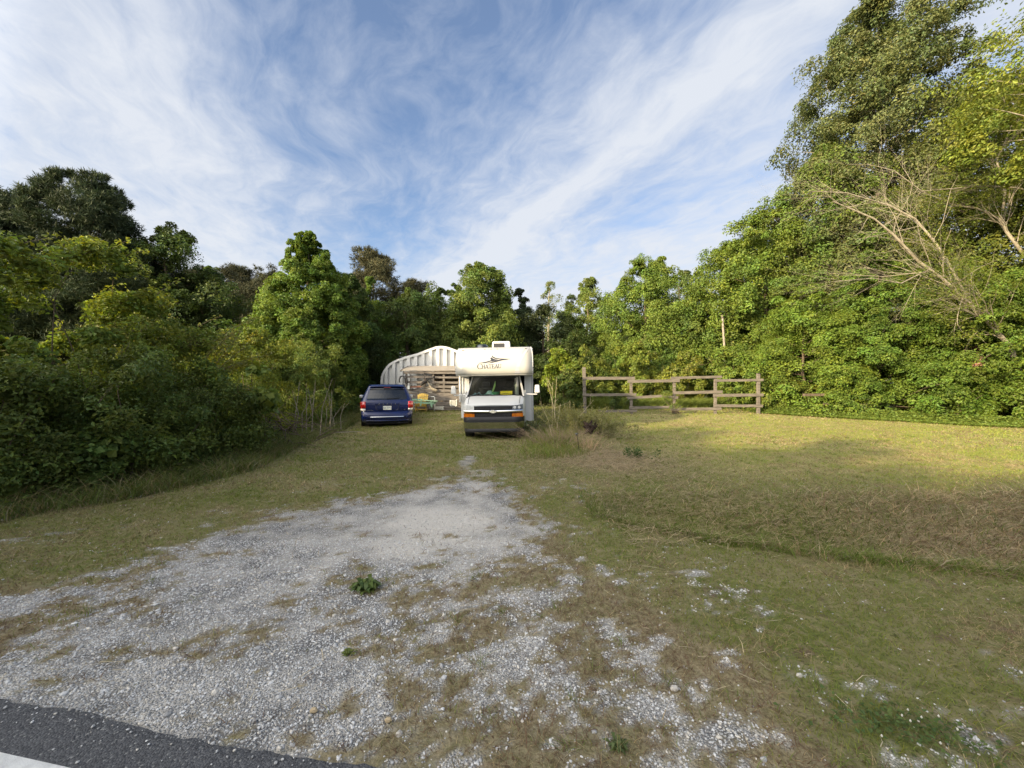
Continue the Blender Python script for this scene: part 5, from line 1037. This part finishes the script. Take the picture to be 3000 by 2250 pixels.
shrub('grape_vine', [((-6.6, 6.2, .55), (.30, .3, .45))], (.10, .15, .045), 'broad pale leaves climbing low at the bottom left of the thicket', 'vine', leaf=.10, cl_density=9, per=12, cr=.18, aspect=.95)

def crown(top, rmax, base=.12, peak=.35): return [(base, rmax*.55), (peak, rmax), (.6, rmax*.82), (.82, rmax*.5), (.96, rmax*.16)]
PINE = (.046, .064, .030); TG = (.085, .130, .034); BG = (.105, .155, .034)
pr = lambda r, b=.3: [(b, r*.6), (.5, r), (.75, r*.95), (.9, r*.6), (1.0, r*.2)]
tree('pine_tree', -22.6, 20.5, 12.4, pr(3.1, .30), PINE, 'tall broad dark pine filling the upper left', pine=True, leaf=.34, nclump=400, per=36, cr=.80, r0=.24, flat=.85, irregular=.34)
tree('pine_tree', -26.4, 19.0, 11.2, pr(2.6, .3), PINE, 'dark pine cut off by the left edge of the photo', pine=True, leaf=.34, nclump=320, per=34, cr=.85, r0=.22, flat=.85, irregular=.34)
tree('pine_tree', -26.0, 24.0, 9.0, pr(3.4, .2), PINE, 'lower dark pine behind the tall broad one on the left', pine=True, leaf=.36, nclump=240, per=38, cr=.95, r0=.2, flat=.8, irregular=.25)
tree('broadleaf_tree', -19.3, 21.5, 10.2, pr(2.3, .2), (.065, .095, .03), 'dark leafy tree against the right flank of the tall pine', leaf=.17, nclump=150, per=120, cr=.75, color2=(.09, .13, .035))
tree('broadleaf_tree', -17.6, 22.5, 7.6, pr(2.6, .15), (.050, .075, .026), 'dark round tree below the pine, above the arching shoots', leaf=.17, nclump=150, per=110, cr=.8)
tree('young_poplar', -20.6, 26.5, 9.7, crown(1, 1.9), (.085, .13, .04), 'slim light green tree peeping out right of the dark pine group', leaf=.18, nclump=90, per=90, cr=.6)
for x, y, h, r, lab in ((-31.3, 38, 12.6, 3.0, 'far pine with rounded crown, leftmost of the distant three'), (-27.4, 38.5, 13.0, 3.3, 'far pine in the middle of the distant three'), (-24.0, 38, 12.3, 2.6, 'far pine just left of the conical tree')):
    tree('pine_tree', x, y, h, pr(r, .45), (.062, .066, .034), lab, pine=True, leaf=.42, nclump=170, per=28, cr=1.05, r0=.22, flat=.9, irregular=.2, group='distant pines over the thicket')
tree('sweetgum_tree', -11.3, 21.3, 9.9, [(.10, 2.7), (.30, 3.2), (.45, 2.95), (.62, 2.35), (.8, 1.5), (.93, .75), (.99, .25)], (.105, .160, .036), 'bright green conical tree standing tallest above the thicket', leaf=.15, nclump=1150, per=85, cr=.46, r0=.18, irregular=0.0)
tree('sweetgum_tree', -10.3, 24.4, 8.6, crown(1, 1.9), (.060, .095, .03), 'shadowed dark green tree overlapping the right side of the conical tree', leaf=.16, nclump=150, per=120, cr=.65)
tree('young_poplar', -9.9, 26.5, 9.1, crown(1, 1.3), (.11, .17, .045), 'slender light green spire right of the conical tree', leaf=.16, nclump=80, per=90, cr=.5)
tree('pine_tree', -12.2, 32.5, 12.6, pr(2.9, .35), (.070, .070, .034), 'layered brown-green pine behind the conical tree', pine=True, leaf=.38, nclump=240, per=34, cr=.95, flat=.8, irregular=.3, lean=(.5, 0))
tree('pine_tree', -9.4, 37, 11.2, pr(2.3, .45), (.070, .070, .034), 'small far pine between the layered pine and the middle trees', pine=True, leaf=.42, nclump=110, per=34, cr=.95, flat=.8)
tree('broadleaf_tree', -7.4, 27.0, 7.9, pr(2.3, .1), (.058, .088, .028), 'mid green tree above the left end of the metal shed', leaf=.17, nclump=150, per=110, cr=.7, color2=(.085, .13, .038))
tree('broadleaf_tree', -5.2, 28.5, 8.4, pr(2.2, .1), (.070, .105, .03), 'rounded tree above the metal shed roof', leaf=.17, nclump=150, per=110, cr=.7)
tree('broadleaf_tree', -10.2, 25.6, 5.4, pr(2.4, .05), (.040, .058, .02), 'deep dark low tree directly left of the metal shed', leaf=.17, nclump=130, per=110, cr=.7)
tree('sweetgum_tree', -2.2, 27.5, 9.9, [(.08, 2.0), (.3, 2.5), (.6, 2.2), (.8, 1.7), (.94, 1.1), (1.0, .7)], (.085, .125, .035), 'large leafy tree rising behind the motorhome and the shed', leaf=.17, nclump=380, per=120, cr=.72, irregular=.2, color2=(.12, .16, .04))
tree('sweetgum_tree', -4.2, 29, 9.2, crown(1, 1.9), (.080, .12, .034), 'narrower tree joined to the left of the large one behind the motorhome', leaf=.17, nclump=120, per=110, cr=.6)
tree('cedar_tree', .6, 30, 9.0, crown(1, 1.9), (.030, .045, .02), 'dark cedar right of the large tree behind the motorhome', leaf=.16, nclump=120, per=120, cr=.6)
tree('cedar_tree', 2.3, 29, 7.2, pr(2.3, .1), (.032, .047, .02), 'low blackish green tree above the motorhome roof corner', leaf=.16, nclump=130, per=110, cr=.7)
tree('thin_tree', 3.7, 38, 11.8, crown(1, 2.0), (.14, .17, .075), 'pale airy tree with sky showing through, in the middle distance', leaf=.16, nclump=90, per=45, cr=.7, bark='pale_bark')
tree('thin_tree', 6.2, 40, 10.9, crown(1, 2.2), (.115, .15, .06), 'pale thin-leaved tree to the right of the airy one', leaf=.18, nclump=100, per=50, cr=.7, bark='pale_bark')
tree('broadleaf_tree', 6.7, 34, 10.6, pr(2.7, .1), (.115, .155, .042), 'light green round tree left of the brightest one', leaf=.18, nclump=190, per=110, cr=.75)
tree('broadleaf_tree', 9.9, 28.5, 10.6, [(.06, 3.0), (.3, 3.5), (.6, 3.2), (.82, 2.3), (.99, 1.0)], (.110, .160, .036), 'brightest green spreading tree behind the board fence', leaf=.16, nclump=520, per=110, cr=.75, irregular=.2)
tree('broadleaf_tree', 14.3, 33, 10.9, pr(2.9, .1), (.095, .13, .05), 'duller grey-green tree between the brightest tree and the right woods', leaf=.18, nclump=170, per=100, cr=.75)
tree('broadleaf_tree', 14.2, 25.6, 10.6, pr(2.4, .05), (.100, .145, .032), 'fresh green tree filling the gap right of the pale pole', leaf=.17, nclump=260, per=100, cr=.75, irregular=.25)
tree('broadleaf_tree', 12.6, 27, 7.2, pr(2.5, .06), (.085, .125, .032), 'shorter tree behind the pale pole', leaf=.16, nclump=160, per=110, cr=.7)
shrub('vine_mound', [((3.9, 25.6, 2.3), (2.2, 1.5, 2.6)), ((1.4, 26, 2.0), (2.0, 1.4, 2.3))], (.050, .075, .024), 'dark vine-smothered mound right of the motorhome', 'vines', leaf=.13, cl_density=4, per=60, cr=.45)
shrub('bright_bush', [((2.7, 23.4, 2.0), (1.0, .9, 1.75))], (.150, .20, .034), 'upright bright lime bush just right of the motorhome', leaf=.12, cl_density=6, per=60, shoots=10, shoot_len=.5)
# bushes beyond the fence
for i, (x, y, rx, rz, zc, c, lab) in enumerate(((4.9, 23.2, 1.5, 1.7, 1.7, (.12, .155, .035), 'round bush behind the left bay of the board fence'), (7.5, 23.6, 1.7, 2.1, 2.0, (.13, .165, .035), 'taller bush behind the second fence bay'),
        (10.1, 23.3, 1.7, 1.8, 1.7, (.145, .17, .035), 'yellow-green bush behind the third fence bay'), (12.4, 21.4, 1.5, 1.9, 1.85, (.105, .15, .03), 'bush behind the right fence bay at the foot of the pole'), (3.4, 22.3, 1.1, 1.1, 1.0, (.07, .10, .028), 'low dark bush left of the tall fence post'))):
    shrub('hedgerow_bush', [((x, y, zc), (rx, 1.2, rz))], c, lab, leaf=.12, cl_density=5.5, per=62, cr=.38, shoots=22, shoot_len=.6, tips=(.17, .19, .05), group='bushes beyond the fence')
shrub('garden_shrub', [((5.3, 20.1, .62), (.52, .45, .50))], (.055, .085, .028), 'small dark shrub directly behind the first fence bay', leaf=.07, cl_density=10, per=50, cr=.2)
shrub('garden_shrub', [((6.35, 20.4, .55), (.34, .3, .38))], (.09, .12, .035), 'smaller shrub beside the second fence post', leaf=.07, cl_density=10, per=45, cr=.18)
shrub('climbing_vine', [((8.1, 19.0, 1.0), (.75, .35, .75))], (.10, .135, .035), 'leafy vine growing over the middle fence post', 'vine', leaf=.06, cl_density=7, per=36, cr=.22)
# right woods
RG = (.092, .135, .026)
tree('broadleaf_tree', 15.4, 23.4, 11.6, pr(3.0, .05), (.105, .150, .030), 'sunlit tree stepping up from the fence, lowest of the right woods', leaf=.17, nclump=360, per=120, cr=.8, irregular=.25)
tree('broadleaf_tree', 18.0, 22.6, 14.8, pr(3.3, .05), (.088, .130, .030), 'mid-height tree between the stepped one and the tallest tree', leaf=.17, nclump=400, per=120, cr=.85, irregular=.25)
tree('poplar_tree', 20.6, 21.6, 24.0, [(.15, 3.4), (.35, 3.9), (.55, 3.8), (.72, 3.5), (.86, 2.6), (.96, 1.4), (1.0, .6)], (.080, .100, .040), 'tallest poplar on the right, its crown leaving the top of the photo', leaf=.17, nclump=880, per=110, cr=.85, r0=.30, bark='pale_bark', irregular=.42, color2=(.11, .13, .06), limbs=60)
tree('broadleaf_tree', 24.4, 19.5, 16.5, pr(4.0, .08), (.085, .110, .026), 'olive green tree at the right edge behind the bare branches', leaf=.16, nclump=680, per=110, cr=.85, irregular=.3)
tree('maple_tree', 21.0, 13.6, 17.5, [(.55, 2.0), (.68, 3.6), (.82, 3.9), (.94, 2.6), (1.0, 1.0)], (.125, .155, .032), 'yellow-lit tree whose branches enter the top right corner', leaf=.17, nclump=150, per=85, cr=.85, r0=.25, bark='pale_bark')
tree('broadleaf_tree', 28.5, 17, 13, pr(4.0, .05), (.07, .10, .026), 'dark tree beyond the right frame edge of the woods', leaf=.2, nclump=200, per=90, cr=1.0)
for i, (x, y, h, r, c, lab) in enumerate(((15.2, 20.1, 6.4, 2.3, (.105, .155, .028), 'leafy understorey tree right of the last fence post'), (18.0, 18.9, 7.6, 2.5, (.085, .135, .026), 'understorey tree over the collapsed fence rails'),
        (20.6, 17.4, 7.0, 2.6, (.085, .13, .024), 'understorey tree with layered leaves left of the leaning trunk'), (23.6, 16.0, 7.4, 2.6, (.080, .125, .024), 'understorey tree at the foot of the leaning trunk'))):
    tree('dogwood_tree', x, y, h, [(.0, r*.8), (.25, r), (.5, r*.95), (.8, r*.7), (1.0, r*.25)], c, lab, leaf=.13, nclump=330, per=120, cr=.62, flat=.8, up=.35, limbs=30, r0=.10, group='layered understorey along the lawn')
for i, (x, y, c, lab) in enumerate(((13.6, 18.9, (.12, .155, .034), 'low bush beside the right end of the board fence'), (16.4, 17.5, (.09, .14, .028), 'low bush in front of the collapsed rails'), (19.2, 15.9, (.085, .14, .026), 'low bush midway along the right lawn edge'), (21.2, 15.0, (.09, .14, .026), 'low bush at the right edge of the lawn'))):
    shrub('edge_bush', [((x, y + .7, 1.0), (1.7, .9, 1.15))], c, lab, leaf=.11, cl_density=6, per=60, cr=.34, up=.5, group='low bushes along the right lawn edge')
def groundcover():
    n = 42000; t = rng.random(n); x = 12.6 + 13*t + rng.normal(0, .3, n); y = np.interp(x, [12, 14, 16.5, 19, 22, 26], [19.2, 17.9, 16.6, 15.0, 13.7, 12.6]) + .05 + rng.random(n)*1.5 - .25*fbm(x, x*0, 1.2, 3)
    z = H(x, y) + .04 + .26*rng.random(n)*np.clip((y - np.interp(x, [12, 14, 16.5, 19, 22, 26], [19.2, 17.9, 16.6, 15.0, 13.7, 12.6]))*1.8, .2, 1.2); V, Fq, c = leaves(np.stack([x, y, z], 1), rng.normal(0, .4, (n, 3)) + np.array([0, 0, 1.0]), .10, .7, jitter((.13, .18, .035), n)); tag(np_mesh('ground_cover', V, Fq, M['leaf'], None, c), 'bright leafy ground cover along the right edge of the lawn', 'ground cover', kind='stuff')
    n = 16000; x = 3.0 + rng.random(n)*10; y = 21.6 + rng.random(n)*1.3; z = H(x, y); V, Q, T, C = blades(x, y, .25 + .5*rng.random(n), .02 + .02*rng.random(n), np.full(n, .5), jitter((.15, .19, .045), n)); tri_mesh('field_grass', V, Q, T, M['grass'], C, 'long sunny grass between the board fence and the bushes', 'grass')
groundcover()
def woodland():                                                      # far wood behind everything, one mass
    n = 2300; x = -85 + 170*rng.random(n); y = 46 + 9*rng.random(n); z = .5 + 9.5*rng.random(n)*(.65 + .5*fbm(x, x*0, .12, 3)); V, Fq, c = clump_leaves(np.stack([x, y, z], 1), 1.7*(.6 + .8*rng.random(n)), 70, .42, (.070, .098, .036)); tag(np_mesh('far_woodland', V, Fq, M['leaf'], None, c), 'distant mixed woodland closing the view behind the trees', 'woodland', kind='stuff')
woodland()
# trees across the road and beside it, outside the photo: their shade falls over the drive
for x, y, h, r, lab in ((-11.2, -2.6, 5.4, 2.4, 'low spreading tree left of the camera beside the road'), (-13.5, 1.8, 6.0, 2.8, 'bushy tree left of the thicket, outside the photo'), (-14.5, -1.8, 7.4, 2.9, 'tree by the road left of the camera'), (-13.0, -5.5, 7.4, 2.8, 'tree across the road behind and left of the camera'), (-9.5, -8.0, 6.4, 2.8, 'tree across the road behind the camera'), (-5.0, -9.5, 6.5, 2.8, 'tree across the road straight behind the camera'), (-9.2, -4.2, 5.2, 2.3, 'smaller tree between the camera and the roadside trees')):
    tree('roadside_tree', x, y, h, [(.03, r*.8), (.3, r), (.6, r*.95), (.85, r*.7), (1.0, r*.3)], (.08, .12, .03), lab, leaf=.30, nclump=130, per=60, cr=.95, group='roadside trees outside the photo')
# leaning bare-branched tree on the right
def leaning():
    rr = random.Random(21); o = P(3010, 1200, 16.3); o.z = float(H(o.x, o.y)); root = empty('leaning_tree', o, 0, 'leaning pale-barked tree with bare spreading branches on the right', 'tree')
    q = lambda px, py, y: P(px, py, y + 1.7) - o
    mb = MB(); tips = []
    def grow(p, d, L, r, depth):
        pts = [p]; n = 4; cur = Vector(p)
        for i in range(n): d = (d + Vector((rr.gauss(0, .13), rr.gauss(0, .12), rr.gauss(.02, .10)))).normalized(); cur = cur + d*L/n; pts.append(cur.copy())
        mb.tube(pts, [r*(1 - .75*i/n) for i in range(n + 1)], 6 if r > .03 else 4, False); tips.extend(pts[2:])
        if depth <= 0: return
        for k in range(rr.choice((3, 4, 4))):
            i = rr.randint(1, n); nd = (d + Vector((rr.gauss(-.25, .55), rr.gauss(0, .35), rr.gauss(.05, .42)))).normalized(); grow(pts[i], nd, L*rr.uniform(.45, .7), r*(1 - .7*i/n)*.6, depth - 1)
    def limb(path, r0, r1, ns, L):
        r0 *= .66; mb.tube(path, [r0 + (r1 - r0)*i/(len(path) - 1) for i in range(len(path))], 9, False)
        for k in range(ns):
            t = rr.uniform(.25, 1.0)*(len(path) - 1); i = min(int(t), len(path) - 2); p = path[i].lerp(path[i + 1], t - i); d0 = (path[i + 1] - path[i]).normalized(); d = (d0 + Vector((rr.gauss(-.25, .5), rr.gauss(-.1, .35), rr.gauss(0, .5)))).normalized(); grow(p, d, L*rr.uniform(.6, 1.1), (r0 + (r1 - r0)*t/(len(path) - 1))*.34, 2)
    limb([q(3010, 1210, 14.6), q(2985, 1090, 14.5), q(2960, 1015, 14.4), q(2905, 955, 14.3), q(2855, 905, 14.2), q(2760, 815, 14.0), q(2690, 765, 13.9), q(2620, 690, 13.8), q(2560, 640, 13.7), q(2440, 590, 13.5)], .15, .022, 34, 2.8)
    limb([q(2835, 880, 14.2), q(2790, 790, 14.2), q(2740, 710, 14.3), q(2680, 640, 14.3), q(2600, 600, 14.2), q(2480, 565, 14.1), q(2370, 560, 14)], .085, .014, 28, 2.5)
    limb([q(2760, 815, 14.0), q(2720, 790, 13.9), q(2640, 830, 13.6), q(2560, 815, 13.3), q(2440, 825, 13.0)], .045, .008, 20, 2.2)
    limb([q(3120, 860, 15.2), q(3010, 760, 15.1), q(2950, 680, 15), q(2930, 640, 15), q(2860, 610, 15), q(2790, 600, 14.9), q(2700, 560, 14.8)], .11, .02, 18, 2.2)
    limb([q(2935, 640, 15), q(2945, 560, 15), q(2920, 470, 15.1), q(2960, 380, 15.2), q(3000, 280, 15.3)], .075, .018, 18, 2.2)
    limb([q(3120, 590, 14.5), q(2980, 550, 14.4), q(2880, 545, 14.3), q(2700, 560, 14.1), q(2620, 500, 14), q(2540, 480, 14)], .055, .010, 20, 2.3)
    mb.build('trunk', M['pale_bark'], root, smooth=True)
    T = np.array([tuple(t) for t in tips]); T = T[(rng.random(len(T)) < .6) & (T[:, 0] + o.x > 16.2 + .35*np.maximum(T[:, 2] - 7.0, 0))]; V, Fq, c = clump_leaves(T, .36, 12, .075, (.115, .145, .032), None, 1.2, .4, .5); np_mesh('crown', V, Fq, M['leaf'], root, c)
leaning()
def reddish():
    o = P(2885, 1100, 18.2); z = float(H(o.x, 18.2)); root = empty('brick_wall', (o.x, 18.2, z), R(12), 'reddish brown wall glimpsed between leaves under the leaning trunk', 'wall')
    m, nt, b = mat('old_red_brick'); L = nt.links.new; tc = NT(nt, 'ShaderNodeTexCoord'); mp = NT(nt, 'ShaderNodeMapping'); mp.inputs['Rotation'].default_value = (R(90), 0, 0); L(tc.outputs['Object'], mp.inputs[0])
    br = NT(nt, 'ShaderNodeTexBrick', _Scale=1.0); br.inputs['Color1'].default_value = (.24, .085, .05, 1); br.inputs['Color2'].default_value = (.36, .15, .09, 1); br.inputs['Mortar'].default_value = (.33, .28, .24, 1); br.inputs['Mortar Size'].default_value = .012; br.inputs['Brick Width'].default_value = .22; br.inputs['Row Height'].default_value = .075
    L(mp.outputs[0], br.inputs['Vector']); L(br.outputs[0], b.inputs['Base Color']); b.inputs['Roughness'].default_value = .9
    MB().box(-.8, .8, -.3, .5, -.1, 3.6).build('wall', m, root, bevel=.01)
reddish()
